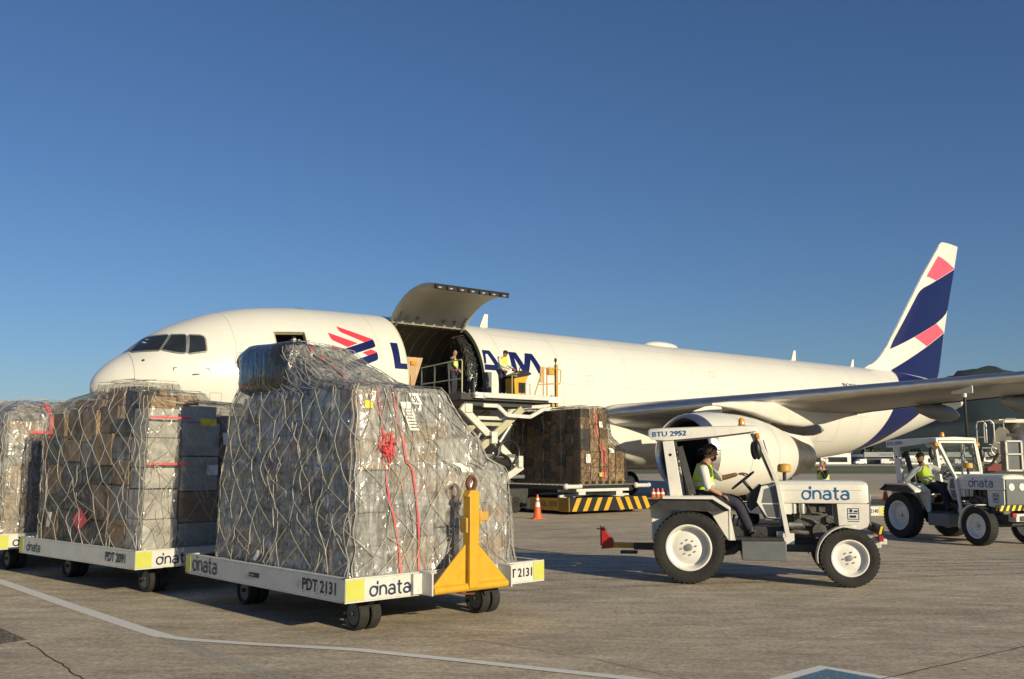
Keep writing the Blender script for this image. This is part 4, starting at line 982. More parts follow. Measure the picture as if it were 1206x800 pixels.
sticker(l2, S2, .60, 1.70, .11, .10, 'paper', name='handwritten_label'); scrawl(l2, S2, .62, 1.72, '9R', .06, .06)
sticker(l2, S2, .34, 1.66, .11, .10, 'yellow_sticker'); sticker(l2, S2, .50, 1.40, .12, .17, 'paper', tilt=-.05); sticker(l2, S2, .40, .98, .07, .14, 'paper')
sticker(l2, S2, .02, 1.74, .26, .03, 'strap_red'); sticker(l2, S2, .02, 1.12, .26, .03, 'strap_red'); sticker(l2, S2, 3.12, .2, .04, .22, 'paper', tilt=.1, name='paper_scrap')
prof3 = [(0, .12, 2.45, .14, 3.3), (1.8, .13, 2.43, .15, 3.3), (1.95, .16, 2.35, .2, 3.2), (2.06, .3, 2.1, .4, 3.0), (2.16, .5, 1.6, .6, 2.5)]
def c3(i, j, z, r): return r.choice(['card_white', 'card_a', 'card_c', 'card_dark']) if j < .01 else r.choice(['card_grey', 'card_a', 'card_white', 'card_dark'])
l3, S3 = make_load(D3, D3A, B0, prof3, 'wrapped cargo pile with one red vertical strap, cut off by the left edge', 17, c3, net=(27, .21), messy=16)
strap(l3, S3, lambda z: .30 + .01 * sin(z * 4), .02, 1.9, .05); sticker(l3, S3, .16, 1.62, .5, .04, 'strap_red')
for a in (3.6, 3.75, .3, .6): strap(l3, S3, lambda z, a=a: a, 1.93, 2.15, .03)
# ------------------------------------------------------------------ people
def skin_chain(verts, edges, rad, name, mname, parent, root=0, sub=2):
    me = bpy.data.meshes.new('s'); me.from_pydata([Vector(v) for v in verts], edges, []); o = bpy.data.objects.new('s', me); C.objects.link(o)
    o.modifiers.new('skin', 'SKIN'); 
    for i, r in enumerate(rad):
        sv = me.skin_vertices[0].data[i]; sv.radius = r if isinstance(r, tuple) else (r, r); sv.use_root = (i == root)
    sb = o.modifiers.new('sub', 'SUBSURF'); sb.levels = sb.render_levels = sub
    dg = bpy.context.evaluated_depsgraph_get(); dg.update(); m2 = bpy.data.meshes.new_from_object(o.evaluated_get(dg)); bpy.data.objects.remove(o)
    b = MB(); b.bm.free(); b.bm = bmesh.new(); b.bm.from_mesh(m2)
    return b
def hand_into(b, wrist, d, up, k=1, curl=.6, side=1):
    d = Vector(d).normalized(); up = Vector(up); sx = d.cross(up).normalized(); up = sx.cross(d).normalized(); w_ = Vector(wrist)
    M = Matrix((d, sx, up)).transposed().to_4x4(); M.translation = w_
    b.ell((.045, 0, 0), (.055, .043, .017), 10, M)
    for i, (off, l) in enumerate(((-.032, .062), (-.011, .074), (.010, .070), (.031, .055))):
        p = Vector((.085, off, 0)); a = 0; pts = [Vector((.05, off * .8, 0)), p]
        for j, f in enumerate((.42, .32, .26)):
            a += curl * (1.0 if j else .7); p = p + Vector((cos(a) * l * f, 0, -sin(a) * l * f)); pts.append(p)
        b.tube([M @ q for q in pts], [.0095, .0095, .009, .0085, .007], 6)
    s = -side; pts = [Vector((.012, .02 * s, -.004)), Vector((.04, .052 * s, -.012)), Vector((.065, .058 * s, -.026)), Vector((.085, .05 * s, -.036))]
    b.tube([M @ q for q in pts], [.013, .011, .010, .008], 6)
def make_person(loc, rz, J, label, cap='cloth_black', shirt='shirt_white', vest=True, trousers='trouser_navy', look=(1, 0, 0), sleeves=True, scale=1, glove=False, beard=False, group=None):
    t = thing('person', loc, rz, label, 'person', group); t.scale = (scale,) * 3
    pel, ch, nk = Vector(J['pelvis']), Vector(J['chest']), Vector(J['neck'])
    hd = Vector(J['head']); look = Vector(look).normalized()
    mid = pel.lerp(ch, .5)
    V = [pel, mid, ch, nk, hd - Vector((0, 0, .05))]; E_ = [(0, 1), (1, 2), (2, 3), (3, 4)]; R = [(.13, .10), (.125, .095), (.15, .10), .058, .06]
    idx = {}
    for s in 'LR':
        for a, b_, r in (('sh', 2, .062), ('el', None, .043), ('wr', None, .028)):
            V.append(Vector(J[a + s])); i = len(V) - 1; E_.append((2 if a == 'sh' else i - 1, i)); R.append(r); idx[a + s] = i
        for a, r in (('hip', .095), ('kn', .062), ('an', .04), ('toe', .036)):
            V.append(Vector(J[a + s])); i = len(V) - 1; E_.append((0 if a == 'hip' else i - 1, i)); R.append(r)
    b = skin_chain(V, E_, R, 'body', 'skin', t)
    # head with jaw, nose, ears
    side = look.cross(Vector((0, 0, 1))).normalized(); up = side.cross(look).normalized()
    M = Matrix((look, side, up)).transposed().to_4x4(); M.translation = hd
    b.ell((0, 0, .01), (.094, .074, .112), 18, M); b.ell((.022, 0, -.055), (.062, .055, .06), 14, M)
    b.prism([(.082, .015), (.112, -.025), (.085, -.032)], 'y', -.012, .012, M); 
    for s in (-1, 1): b.ell((-.008, .075 * s, -.005), (.018, .010, .03), 8, M)
    b.ell((.080, 0, -.058), (.010, .022, .007), 8, M)
    for s, k_ in (('L', 1), ('R', -1)):
        el, wr = Vector(J['el' + s]), Vector(J['wr' + s]); d = J.get('hd' + s) or (wr - el); 
        hand_into(b, wr + Vector(d).normalized() * .01, d, J.get('hu' + s, (0, 0, 1)), curl=J.get('cu' + s, .6), side=k_)
    body = b.build('body', 'skin', t, ang=80)
    b = MB()
    for s in (-1, 1): b.ell((.086, .03 * s, .012), (.008, .012, .006), 8, M)
    b.build('eyes', 'black', t)
    b = MB(); b.ell((-.018, 0, .02), (.086, .0765, .092), 16, M)
    for v in [v for v in b.bm.verts]:
        q = M.inverted() @ v.co
        if q.x > .05 and q.z < .06: v.co = M @ Vector((.05, q.y, q.z))
    b.build('hair', 'hair', t)
    if cap:
        b = MB(); rows = []
        for i in range(8):
            th = pi / 2 * i / 7; rows.append([M @ Vector((-.004 + .102 * cos(th) * cos(a), .086 * cos(th) * sin(a), .045 + .085 * sin(th))) for a in [2 * pi * k / 20 for k in range(20)]])
        b.grid(rows, True)
        vis = [[M @ Vector((.07 + .10 * r_ * cos(a), .075 * sin(a) * (1 - .15 * r_), .052 - .018 * r_)) for a in [-pi / 2 + pi * k / 10 for k in range(11)]] for r_ in (0, .5, 1)]
        b.grid(vis); b.build('cap', cap, t)
    if beard:
        b = MB(); b.ell((.024, 0, -.072), (.062, .057, .046), 14, M); b.build('beard', 'hair', t)
    # shirt
    k = 1.0
    def sub_chain(names, radii, edges, nm, m, ang=60, sub=2):
        pts = []
        for n_ in names: pts.append(n_ if isinstance(n_, Vector) else Vector(J[n_]))
        bb = skin_chain(pts, edges, radii, nm, m, t, sub=sub); return bb
    sl = [J['wrL'], J['wrR']]
    eL, eR = Vector(J['elL']), Vector(J['elR']); wL, wR = Vector(J['wrL']), Vector(J['wrR'])
    cuffL, cuffR = (eL.lerp(wL, .92), eR.lerp(wR, .92)) if sleeves else (eL.lerp(wL, .12), eR.lerp(wR, .12))
    bb = sub_chain([pel + Vector((0, 0, .02)), mid, ch, nk - Vector((0, 0, .03)), 'shL', eL, cuffL, 'shR', eR, cuffR], [(.146, .112), (.144, .112), (.155, .105), .070, .070, .058, .042, .070, .058, .042], [(0, 1), (1, 2), (2, 3), (2, 4), (4, 5), (5, 6), (2, 7), (7, 8), (8, 9)], 'shirt', shirt)
    bb.build('shirt', shirt, t, ang=80)
    if vest:
        shl, shr = ch.lerp(Vector(J['shL']), .72), ch.lerp(Vector(J['shR']), .72)
        bb = sub_chain([pel + Vector((0, 0, .05)), mid, ch, nk - Vector((0, 0, .045)), shl, shr], [(.172, .135), (.170, .135), (.205, .150), .10, .115, .115], [(0, 1), (1, 2), (2, 3), (2, 4), (2, 5)], 'vest', 'hivis')
        vo = bb.build('safety_vest', 'hivis', t, ang=80)
        # reflective bands
        for f in (.28, .62):
            c_ = pel.lerp(ch, f); ax = (ch - pel).normalized(); fx = Vector((1, 0, 0)); fx = (fx - ax * fx.dot(ax)).normalized(); fy = ax.cross(fx)
            # measure the vest for the band's radius
            ring = []
            for k_ in range(28):
                a = 2 * pi * k_ / 28; d_ = fx * cos(a) + fy * sin(a); best = 0
                for v in vo.data.vertices:
                    q = v.co - c_
                    if abs(q.dot(ax)) < .06 and q.length > 0 and (q - ax * q.dot(ax)).normalized().dot(d_) > .93: best = max(best, (q - ax * q.dot(ax)).length)
                ring.append((d_, max(best, .10) + .006))
            bb = MB(); bb.grid([[c_ + ax * h_ + d_ * r_ for d_, r_ in ring] for h_ in (-.025, .025)], True); bb.build('reflective_band', 'hivis_tape', vo)
    bb = sub_chain([pel + Vector((0, 0, .03)), 'hipL', 'knL', Vector(J['anL']), 'hipR', 'knR', Vector(J['anR'])], [(.152, .12), .112, .082, .066, .112, .082, .066], [(0, 1), (1, 2), (2, 3), (0, 4), (4, 5), (5, 6)], 'trousers', trousers)
    bb.build('trousers', trousers, t, ang=80)
    for s in 'LR':
        a, c = Vector(J['an' + s]), Vector(J['toe' + s]); h_ = a - (c - a).normalized() * .05
        bb = MB(); dd = (c - a); dd.normalize(); bb.tube([a + Vector((0, 0, .06)), a, a.lerp(c, .1) - Vector((0, 0, .035)), a.lerp(c, .6) - Vector((0, 0, .012)), c + dd * .05], [.055, .056, .055, .05, .03], 10); bb.build('boot', 'boot', t)
    return t
def stand(**k):
    J = dict(pelvis=(0, 0, .95), chest=(0, 0, 1.33), neck=(0, 0, 1.50), head=(.02, 0, 1.63), shL=(0, .19, 1.42), elL=(-.03, .25, 1.13), wrL=(.06, .24, .88), shR=(0, -.19, 1.42), elR=(-.03, -.25, 1.13), wrR=(.06, -.24, .88),
             hipL=(0, .09, .9), knL=(.02, .10, .5), anL=(0, .11, .09), toeL=(.16, .13, .05), hipR=(0, -.09, .9), knR=(.02, -.10, .5), anR=(0, -.11, .09), toeR=(.16, -.13, .05))
    J.update(k); return J

# ------------------------------------------------------------------ tractors
def wheel_set(parent, x, y, r, w_, rr, side, front=False):
    M = Matrix.Translation((x, y, r)); b = MB()
    b.lathe([(-w_ * .40, rr), (-w_ * .47, rr + (r - rr) * .35), (-w_ * .5, rr + (r - rr) * .62), (-w_ * .46, r * .955), (-w_ * .36, r * .985), (-w_ * .1, r), (w_ * .1, r), (w_ * .36, r * .985), (w_ * .46, r * .955), (w_ * .5, rr + (r - rr) * .62), (w_ * .47, rr + (r - rr) * .35), (w_ * .40, rr)], 'y', n=64, M=M, close=True)
    n = 44 if not front else 40
    for k in range(n):   # tread blocks over the shoulder
        a = 2 * pi * k / n
        for sg in (-1, 1):
            aa = a + (pi / n if sg > 0 else 0); R = Matrix.Translation((x, y, r)) @ Matrix.Rotation(aa, 4, 'Y')
            b.box(-.014, .014, sg * w_ * .16, sg * w_ * .47, r * .95, r * .992, R)
    tyre = b.build('wheel', 'tyre', parent, ang=30)
    b = MB(); s = side; f = .16 if not front else .10
    prof = [(s * w_ * .40, rr * 1.0), (s * w_ * .46, rr * 1.04), (s * w_ * .47, rr * .97), (s * w_ * .38, rr * .93), (s * w_ * .30, rr * .90), (s * w_ * (.02 if not front else .12), rr * .84), (s * w_ * (.0 if not front else .10), rr * .78), (s * w_ * .14, rr * .60), (s * w_ * .18, rr * .5), (s * w_ * .18, rr * .02)]
    b.lathe(prof, 'y', n=48, M=M, cap=False)
    b.lathe([(-s * w_ * .40, rr), (-s * w_ * .2, rr * .8), (-s * w_ * .1, rr * .3), (-s * w_ * .1, rr * .02)], 'y', n=24, M=M, cap=False)
    rim = b.build('rim', 'rim_white', tyre, ang=40)
    b = MB(); hub = s * w_ * .18; b.lathe([(hub, rr * .17), (hub + s * .03, rr * .15), (hub + s * .035, .004)], 'y', n=20, M=M)
    for k in range(8 if not front else 6):
        a = 2 * pi * k / (8 if not front else 6) + .2; b.lathe([(hub, .011), (hub + s * .022, .011), (hub + s * .024, .002)], 'y', (x + cos(a) * rr * .34, y, r + sin(a) * rr * .34), 6)
    b.build('wheel_nuts', 'zinc', rim)
    return tyre
def make_tractor(loc, rz, label, number, cones=False):
    t = thing('tow_tractor', loc, rz, label, 'tractor', 'white airport tow tractors')
    for s in (-1, 1): wheel_set(t, 0, s * .68, .51, .30, .315, s)
    for s in (-1, 1): wheel_set(t, 2.2, s * .66, .40, .22, .245, s, True)
    # chassis, axle, gearbox, engine
    b = MB(); b.box(-.35, 2.55, -.16, .16, .42, .62); b.tube([(0, -.55, .51), (0, .55, .51)], .09, 12); b.tube([(2.2, -.56, .42), (2.2, .56, .42)], .06, 10); b.box(.1, 1.35, -.2, .2, .5, .78); b.bar((1.2, -.35, .5), (2.1, -.3, .5), .09); b.build('chassis', 'dark_steel', t, bevel=.01)
    b = MB(); b.box(1.42, 2.05, -.15, .15, .62, 1.12); b.box(1.5, 1.98, -.22, .22, .80, .98)
    for i in range(4): b.lathe([(1.14, .055), (1.30 - .18, .055)], 'z', (1.52 + i * .13, -.14, 0), 10); b.box(1.47 + i * .13, 1.56 + i * .13, -.19, -.12, 1.0, 1.10)
    b.tube([(1.35, -.24, .80), (1.65, -.24, .80)], .055, 12); b.tube([(1.36, -.26, .66), (1.5, -.28, .72), (1.7, -.24, .70)], .04, 8); b.tube([(1.5, -.2, .95), (1.75, -.25, .90), (1.9, -.22, .78), (2.0, -.2, .62)], .03, 8)
    b.lathe([(-.30, .02), (-.30, .10), (-.24, .10), (-.24, .02)], 'y', (1.85, 0, .74), 20); b.lathe([(-.28, .02), (-.28, .06), (-.24, .06), (-.24, .02)], 'y', (2.0, 0, .90), 16)
    b.tube([(1.55, -.22, 1.10), (1.6, -.26, 1.02), (1.58, -.27, .9)], .02, 6); b.tube([(1.7, -.22, 1.12), (1.74, -.28, 1.0), (1.9, -.26, .98)], .015, 6)
    b.build('engine_block', 'engine_iron', t, bevel=.006)
    b = MB(); b.lathe([(.98, .05), (1.14, .05)], 'z', (1.50, -.24, 0), 14); b.lathe([(.98, .05), (1.14, .05)], 'z', (1.62, -.24, 0), 14); b.tube([(1.42, -.27, .82), (1.62, -.27, .82)], .035, 12); b.box(1.25, 1.42, -.30, -.26, .55, .72); b.tube([(1.86, -.30, .64), (2.02, -.30, .64)], .04, 10); split_build(b, 'filter', 'zinc', t)
    # bonnet
    b = MB(); hw_ = .31
    prof = [(-hw_, 1.13), (-hw_ - .012, 1.16), (-hw_ - .012, 1.32), (-hw_ + .0, 1.40), (-hw_ + .06, 1.445), (0, 1.465), (hw_ - .06, 1.445), (hw_, 1.40), (hw_ + .012, 1.32), (hw_ + .012, 1.16), (hw_, 1.13)]
    rows = [[(1.30, y, 1.13 + (z - 1.13) * .985) for y, z in prof], [(2.38, y, z) for y, z in prof], [(2.50, y * .985, 1.13 + (z - 1.13) * .98) for y, z in prof], [(2.54, y * .93, 1.14 + (z - 1.13) * .86) for y, z in prof]]
    V = b.grid(rows); b.bm.faces.new(V[0]); b.bm.faces.new(V[-1][::-1]); b.bm.faces.new([V[i][j] for i, j in ((0, 0), (1, 0), (2, 0), (3, 0), (3, 10), (2, 10), (1, 10), (0, 10))])
    hood = b.build('bonnet', 'white_paint', t, ang=30, bevel=.004)
    b = MB()
    for s in (-1, 1): b.box(1.32, 2.44, s * .3235 - .001, s * .3235 + .001, 1.315, 1.320)
    b.build('bonnet_crease', 'seam', hood)
    for s in (-1, 1):
        logo_word(hood, (1.62 if s < 0 else 2.26, s * .3225, 1.19), (-s, 0, 0), (0, s, 0), .185, 'letter_blue', wd=.2)
    for s in (-1, 1):
        b = MB(); b.prism([(2.10, 1.125), (2.54, 1.125), (2.535, .86), (2.50, .78), (2.42, .76), (2.12, .80)], 'y', s * .30 - .012, s * .30 + .012); p_ = b.build('side_panel', 'white_paint', t, bevel=.003)
        y_ = s * (.3135); b = MB()
        for a, c, e, f in ((2.24, 2.40, 1.055, 1.065), (2.24, 2.40, .905, .915), (2.24, 2.25, .905, 1.065), (2.39, 2.40, .905, 1.065), (2.26, 2.38, .985, 1.0), (2.27, 2.31, 1.01, 1.05), (2.33, 2.38, 1.01, 1.035), (2.27, 2.36, .93, .965), (2.24, 2.40, .875, .885)): b.box(a, c, y_ - .001, y_ + .001, e, f)
        b.build('emblem', 'letter_navy', p_)
    b = MB(); b.box(1.315, 1.47, -.305, .305, .97, 1.125); b.build('firewall_panel', 'white_paint', t, bevel=.003)
    # cowl in front of the driver
    for s in (-1, 1):
        b = MB(); b.prism([(1.05, 1.37), (1.30, 1.42), (1.32, .90), (1.12, .92), (.98, 1.14)], 'y', s * .30 - .01, s * .30 + .01); c_ = b.build('cowl_panel', 'white_paint', t, bevel=.003)
        b = MB(); b.prism([(1.09, 1.33), (1.27, 1.385), (1.29, 1.13), (1.05, 1.13)], 'y', s * .312 - .002, s * .312 + .002); b.prism([(1.06, 1.11), (1.29, 1.11), (1.30, .92), (1.13, .93)], 'y', s * .312 - .002, s * .312 + .002); b.build('cowl_inset', 'panel_grey', c_)
    b = MB(); b.prism([(.98, 1.14), (1.05, 1.37), (1.32, 1.43), (1.32, .88), (1.1, .88)], 'y', -.28, .28); b.build('cowl', 'panel_grey', t)
    # front end
    b = MB(); b.box(2.545, 2.565, -.27, .27, .80, 1.36)
    for i in range(16): b.box(2.565, 2.572, -.26, .26, .82 + i * .026, .832 + i * .026)
    g_ = b.build('radiator_grille', 'ochre' if False else 'panel_grey', t)
    for y in (-.14, .14):
        b = MB(); b.lathe([(2.57, .075), (2.58, .075), (2.585, .05), (2.588, .005)], 'x', (0, y, 1.20), 20); b.build('headlight', 'reflective', t)
    b = MB(); b.box(2.60, 2.68, -.62, .62, .72, .84); bp_ = b.build('front_bumper', 'black', t, bevel=.006)
    b = MB()
    for i in range(8):
        y = -.60 + i * .155; b.bm.faces.new([b.bm.verts.new((2.684, y + dy, z)) for dy, z in ((0, .725), (.07, .725), (.13, .835), (.06, .835))])
    for i in range(1): b.bm.faces.new([b.bm.verts.new((x, -.624, z)) for x, z in ((2.61, .725), (2.64, .725), (2.67, .835), (2.64, .835))])
    b.build('hazard_stripe', 'yellow_sticker', bp_, smooth=False)
    b = MB(); b.box(2.5, 2.7, -.2, .2, .50, .66); b.box(2.68, 2.80, -.08, .08, .54, .62); b.build('front_hitch', 'dolly_white', t, bevel=.01)
    for s in (-1, 1): b = MB(); b.box(2.66, 2.72, s * .25 - .05, s * .25 + .05, .60, .68); b.build('marker_light', 'red_plastic', t)
    # front mudguard behind each wheel
    for s in (-1, 1):
        b = MB(); rows = []
        for i in range(15):
            a = radians(78 + 112 * i / 14); rr = .445; rows.append([(2.2 + rr * cos(a), s * .55, .40 + rr * sin(a)), (2.2 + rr * cos(a), s * .80, .40 + rr * sin(a))])
        b.grid(rows); o = b.build('front_mudguard', 'white_paint', t); so_ = o.modifiers.new('s', 'SOLIDIFY'); so_.thickness = .012
    # rear fenders
    for s in (-1, 1):
        y0, y1 = sorted((s * .42, s * .86)); b = MB()
        b.prism([(-.36, 1.235), (.36, 1.235), (.60, 1.075), (.60, 1.035), (.35, 1.195), (-.36, 1.195)], 'y', y0, y1); fd = b.build('rear_fender', 'white_paint', t, bevel=.006)
        b = MB(); b.prism([(-.36, 1.19), (.34, 1.19), (.58, 1.03), (.30, 1.02), (-.55, 1.06), (-.52, 1.12)], 'y', s * .80 - .006, s * .80 + .006); b.prism([(-.55, 1.06), (-.36, 1.19), (-.36, 1.2), (-.56, 1.07)], 'y', y0, y1); b.build('fender_skirt', 'dark_steel', fd)
        b = MB(); b.prism([(.30, 1.02), (.585, 1.035), (.66, .60), (.56, .60)], 'y', s * .50 - .01, s * .50 + .01); b.prism([(-.56, 1.05), (-.22, 1.03), (-.42, .62), (-.52, .66)], 'y', s * .50 - .01, s * .50 + .01); split_build(b, 'fender_web', 'white_paint', fd)
        b = MB(); b.box(.575, .60, *sorted((s * .42, s * .52)), .60, 1.04); b.build('fender_front', 'white_paint', fd)
    b = MB(); b.box(-.54, -.50, -.52, .52, .58, 1.06); b.box(-.50, .0, -.42, .42, .95, 1.0); b.build('rear_panel', 'white_paint', t, bevel=.004)
    # step box, tank, floor
    b = MB(); b.box(.74, 1.36, -.66, -.22, .33, .60); b.build('step_box', 'panel_grey', t, bevel=.012)
    b = MB(); b.box(.74, 1.36, .22, .66, .33, .60); b.build('step_box', 'panel_grey', t, bevel=.012)
    b = MB(); b.box(.50, 1.34, -.50, .50, .605, .64); b.tube([(.45, -.4, .42), (.62, -.45, .45), (.70, -.42, .52)], .06, 10); b.bar((.9, -.3, .64), (1.0, -.3, .72), .05); b.bar((1.02, .1, .66), (1.1, .1, .76), .12, .02)
    for x_, z_ in ((.72, .9), (.8, .85), (.64, .88)): b.tube([(x_ - .08, -.05, .6), (x_, -.06, z_), (x_ + .02, -.07, z_ + .06)], [.01, .01, .022], 8)
    b.build('footplate', 'dark_steel', t)
    # seat
    b = MB(); b.box(.0, .44, -.22, .22, 1.0, 1.10); b.build('seat', 'black', t, bevel=.03)
    b = MB(); M = Matrix.Translation((.02, 0, 1.08)) @ Matrix.Rotation(radians(-8), 4, 'Y'); b.box(-.06, .03, -.22, .22, 0, .38, M); b.build('backrest', 'black', t, bevel=.03)
    # dash and wheel
    b = MB(); b.prism([(.84, 1.22), (1.04, 1.40), (1.10, 1.36), (1.02, 1.1), (.9, 1.0), (.86, 1.05)], 'y', -.2, .2); b.build('dashboard', 'black', t, bevel=.01)
    b = MB(); c_ = Vector((.80, 0, 1.45)); ax = Vector((-.62, 0, .78)).normalized(); e1 = Vector((0, 1, 0)); e2 = ax.cross(e1)
    b.tube([c_ + (e1 * cos(a) + e2 * sin(a)) * .20 for a in [2 * pi * k / 28 for k in range(28)]], .015, 8, closed=True)
    for a in (0, 2.1, 4.2): b.tube([c_, c_ + (e1 * cos(a) + e2 * sin(a)) * .2], .01, 6)
    b.tube([c_ + ax * .01, c_ - ax * .32], .025, 8); b.build('steering_wheel', 'black', t)
    # roof
    b = MB(); rows = []
    for x, z0, z1, hw_ in ((-.56, 2.10, 2.20, .60), (-.52, 2.05, 2.215, .62), (-.30, 2.04, 2.225, .62), (.4, 2.10, 2.245, .60), (.94, 2.165, 2.255, .58), (1.0, 2.18, 2.245, .56)):
        rows.append([(x, -hw_, z0), (x, -hw_, z1 - .015), (x, -hw_ + .03, z1), (x, 0, z1 + .02), (x, hw_ - .03, z1), (x, hw_, z1 - .015), (x, hw_, z0), (x, hw_ - .05, z0), (x, hw_ - .05, z1 - .05), (x, -hw_ + .05, z1 - .05), (x, -hw_ + .05, z0)])
    V = b.grid(rows, True); b.bm.faces.new(V[0][::-1]); b.bm.faces.new(V[-1]); roof = b.build('roof', 'white_paint', t, ang=30)
    lettering(roof, number, (-.50, -.6225, 2.09), (1, 0, .045), (0, -1, 0), .075, 'letter_blue', width=.50, bold=.7)
    for s in (-1, 1):
        b = MB(); b.prism([(-.36, 2.06), (-.20, 2.06), (-.08, 1.23), (-.26, 1.23)], 'y', s * .55 - .035, s * .55 + .035); ps_ = b.build('rear_post', 'white_paint', t, bevel=.006)
        b = MB(); b.lathe([(-.04, .022), (.04, .022)], 'y', (-.245, s * .55, 1.83), 14); b.build('post_hole', 'void', ps_)
        b = MB(); pts = [(.97, s * .54, 2.17), (1.06, s * .50, 1.98), (1.22, s * .42, 1.58), (1.285, s * .36, 1.40), (1.40, s * .35, .66)]
        for p, q in zip(pts, pts[1:]): b.bar(p, Vector(q) + (Vector(q) - Vector(p)).normalized() * .01, .05, .065, up=(1, 0, .2))
        b.build('front_pillar', 'white_paint', t, bevel=.006)
        b = MB(); b.box(1.33, 1.49, s * .34 - .03, s * .34 + .03, .54, .70); b.build('pillar_foot', 'white_paint', t, bevel=.004)
    # windscreen
    b = MB(); A = [(1.00, -.50, 2.15), (1.00, .50, 2.15), (1.255, .37, 1.47), (1.255, -.37, 1.47)]
    pl_ = [Vector(p) for p in A]
    for i in range(4): b.bar(pl_[i], pl_[(i + 1) % 4], .05, .045, up=(1, 0, .4))
    ws = b.build('windscreen_frame', 'white_paint', t, bevel=.006)
    b = MB(); q = [p + Vector((-.005, 0, 0)) for p in pl_]; b.bm.faces.new([b.bm.verts.new(p) for p in q]); b.build('windscreen', 'clear_glass', ws, smooth=False)
    b = MB()
    for i in range(4): b.bar(pl_[i].lerp(Vector((1.13, 0, 1.8)), .07), pl_[(i + 1) % 4].lerp(Vector((1.13, 0, 1.8)), .07), .02, .02)
    b.bar((1.12, .1, 2.05), (1.19, -.12, 1.75), .012); b.build('rubber_seal', 'black', ws)
    # beacon, lamps, mirror, precleaner, exhaust
    b = MB(); b.lathe([(2.25, .06), (2.27, .06), (2.275, .05)], 'z', (.80, -.2, 0), 18); b.build('beacon_base', 'black', t)
    b = MB(); b.lathe([(2.275, .048), (2.35, .045), (2.375, .03), (2.38, .004)], 'z', (.80, -.2, 0), 18); b.build('beacon', 'amber', t)
    b = MB(); b.box(.98, 1.04, -.62, -.52, 2.06, 2.14); b.build('work_lamp', 'amber', t, bevel=.01)
    b = MB(); b.box(.98, 1.04, .52, .62, 2.06, 2.14); b.build('work_lamp', 'amber', t, bevel=.01)
    b = MB(); b.lathe([(0, .05), (.03, .06), (.05, .05)], 'x', (1.0, -.56, 2.10), 14); b.build('lamp_body', 'black', t) if False else b.bm.free()
    for s in (-1, 1):
        b = MB(); b.tube([(.98, s * .60, 2.12), (1.0, s * .70, 2.02), (1.0, s * .70, 1.92)], .009, 6); mr_ = b.build('mirror_arm', 'black', t)
        b = MB(); M = Matrix.Translation((1.0, s * .70, 1.90)) @ Matrix.Rotation(radians(-6), 4, 'Y'); b.ell((0, 0, 0), (.055, .07, .145), 16, M); b.build('mirror', 'black', mr_)
    b = MB(); b.tube([(1.40, -.10, 1.45), (1.40, -.10, 1.58)], .028, 10); pc_ = b.build('air_intake_pipe', 'black', t)
    b = MB(); b.lathe([(1.57, .06), (1.585, .10), (1.66, .10), (1.69, .085), (1.70, .01)], 'z', (1.40, -.10, 0), 24); b.build('precleaner', 'ochre', pc_)
    # rear work lamps and gauge behind the seat
    b = MB(); b.ell((-.16, -.46, 1.86), (.04, .04, .055), 12); b.tube([(-.20, -.5, 1.80), (-.16, -.46, 1.86)], .01, 6); b.build('rear_lamp', 'black', t)
    b = MB(); b.bar((-.12, -.42, 1.95), (.06, -.40, 1.25), .06, .10); b.build('hose_rail', 'dark_steel', t)
    # towing jaw at the back
    b = MB(); b.box(-.85, -.30, -.06, .06, .40, .50); b.box(-1.05, -.80, -.1, .1, .34, .38); b.build('rear_hitch', 'dark_steel', t, bevel=.005)
    if cones:
        for i in range(3):
            b = MB(); x0 = -.47 - 0 * i
            b.lathe([(1.22, .045), (1.235, .035), (1.32, .016), (1.35, .01)], 'z', (-.43 + (-1 + i) * .065, -.70, -.005), 14, M=None); b.build('stowed_cone', 'cone_orange', t)
            b = MB(); b.lathe([(1.26, .034), (1.29, .027)], 'z', (-.43 + (-1 + i) * .065, -.70, 0), 14, cap=False); b.build('cone_stripe', 'reflective', t)
    return t
h1 = radians(-12.0); n1 = Vector((-sin(h1), cos(h1)))
T1 = Vector((2.55, 14.11)) + n1 * .70
make_tractor((T1.x, T1.y, 0), h1, 'near white tow tractor seen side-on, three small cones on its fender', 'BTU 2952', cones=True)
h2 = radians(-71); n2 = Vector((-sin(h2), cos(h2)))
T2 = Vector((8.95, 22.3)) + n2 * .68
make_tractor((T2.x, T2.y, 0), h2, 'white tow tractor farther right, facing the camera with its windscreen visible', 'BTU 2953')
def seated(tx, ty, hdg, **k):
    J = dict(pelvis=(.20, 0, 1.19), chest=(.20, 0, 1.51), neck=(.25, 0, 1.67), head=(.32, 0, 1.81), shL=(.22, .19, 1.61), elL=(.42, .27, 1.46), wrL=(.66, .17, 1.53), shR=(.22, -.19, 1.61), elR=(.28, -.28, 1.34), wrR=(.46, -.20, 1.24),
             hipL=(.22, .10, 1.20), knL=(.66, .14, 1.16), anL=(.86, .14, .76), toeL=(1.0, .15, .70), hipR=(.22, -.10, 1.20), knR=(.66, -.16, 1.14), anR=(.82, -.18, .76), toeR=(.98, -.20, .69))
    J.update(k); return J
make_person((T1.x - .02, T1.y, -.13), h1, seated(0, 0, 0, elL=(.46, .20, 1.46), wrL=(.68, .12, 1.52), hdL=(1, -.2, .1), cuL=.5, cuR=.35), 'driver in black cap and yellow vest seated on the central foreground tow tractor', sleeves=False, look=(.9, .42, -.02), beard=True, scale=1.10)
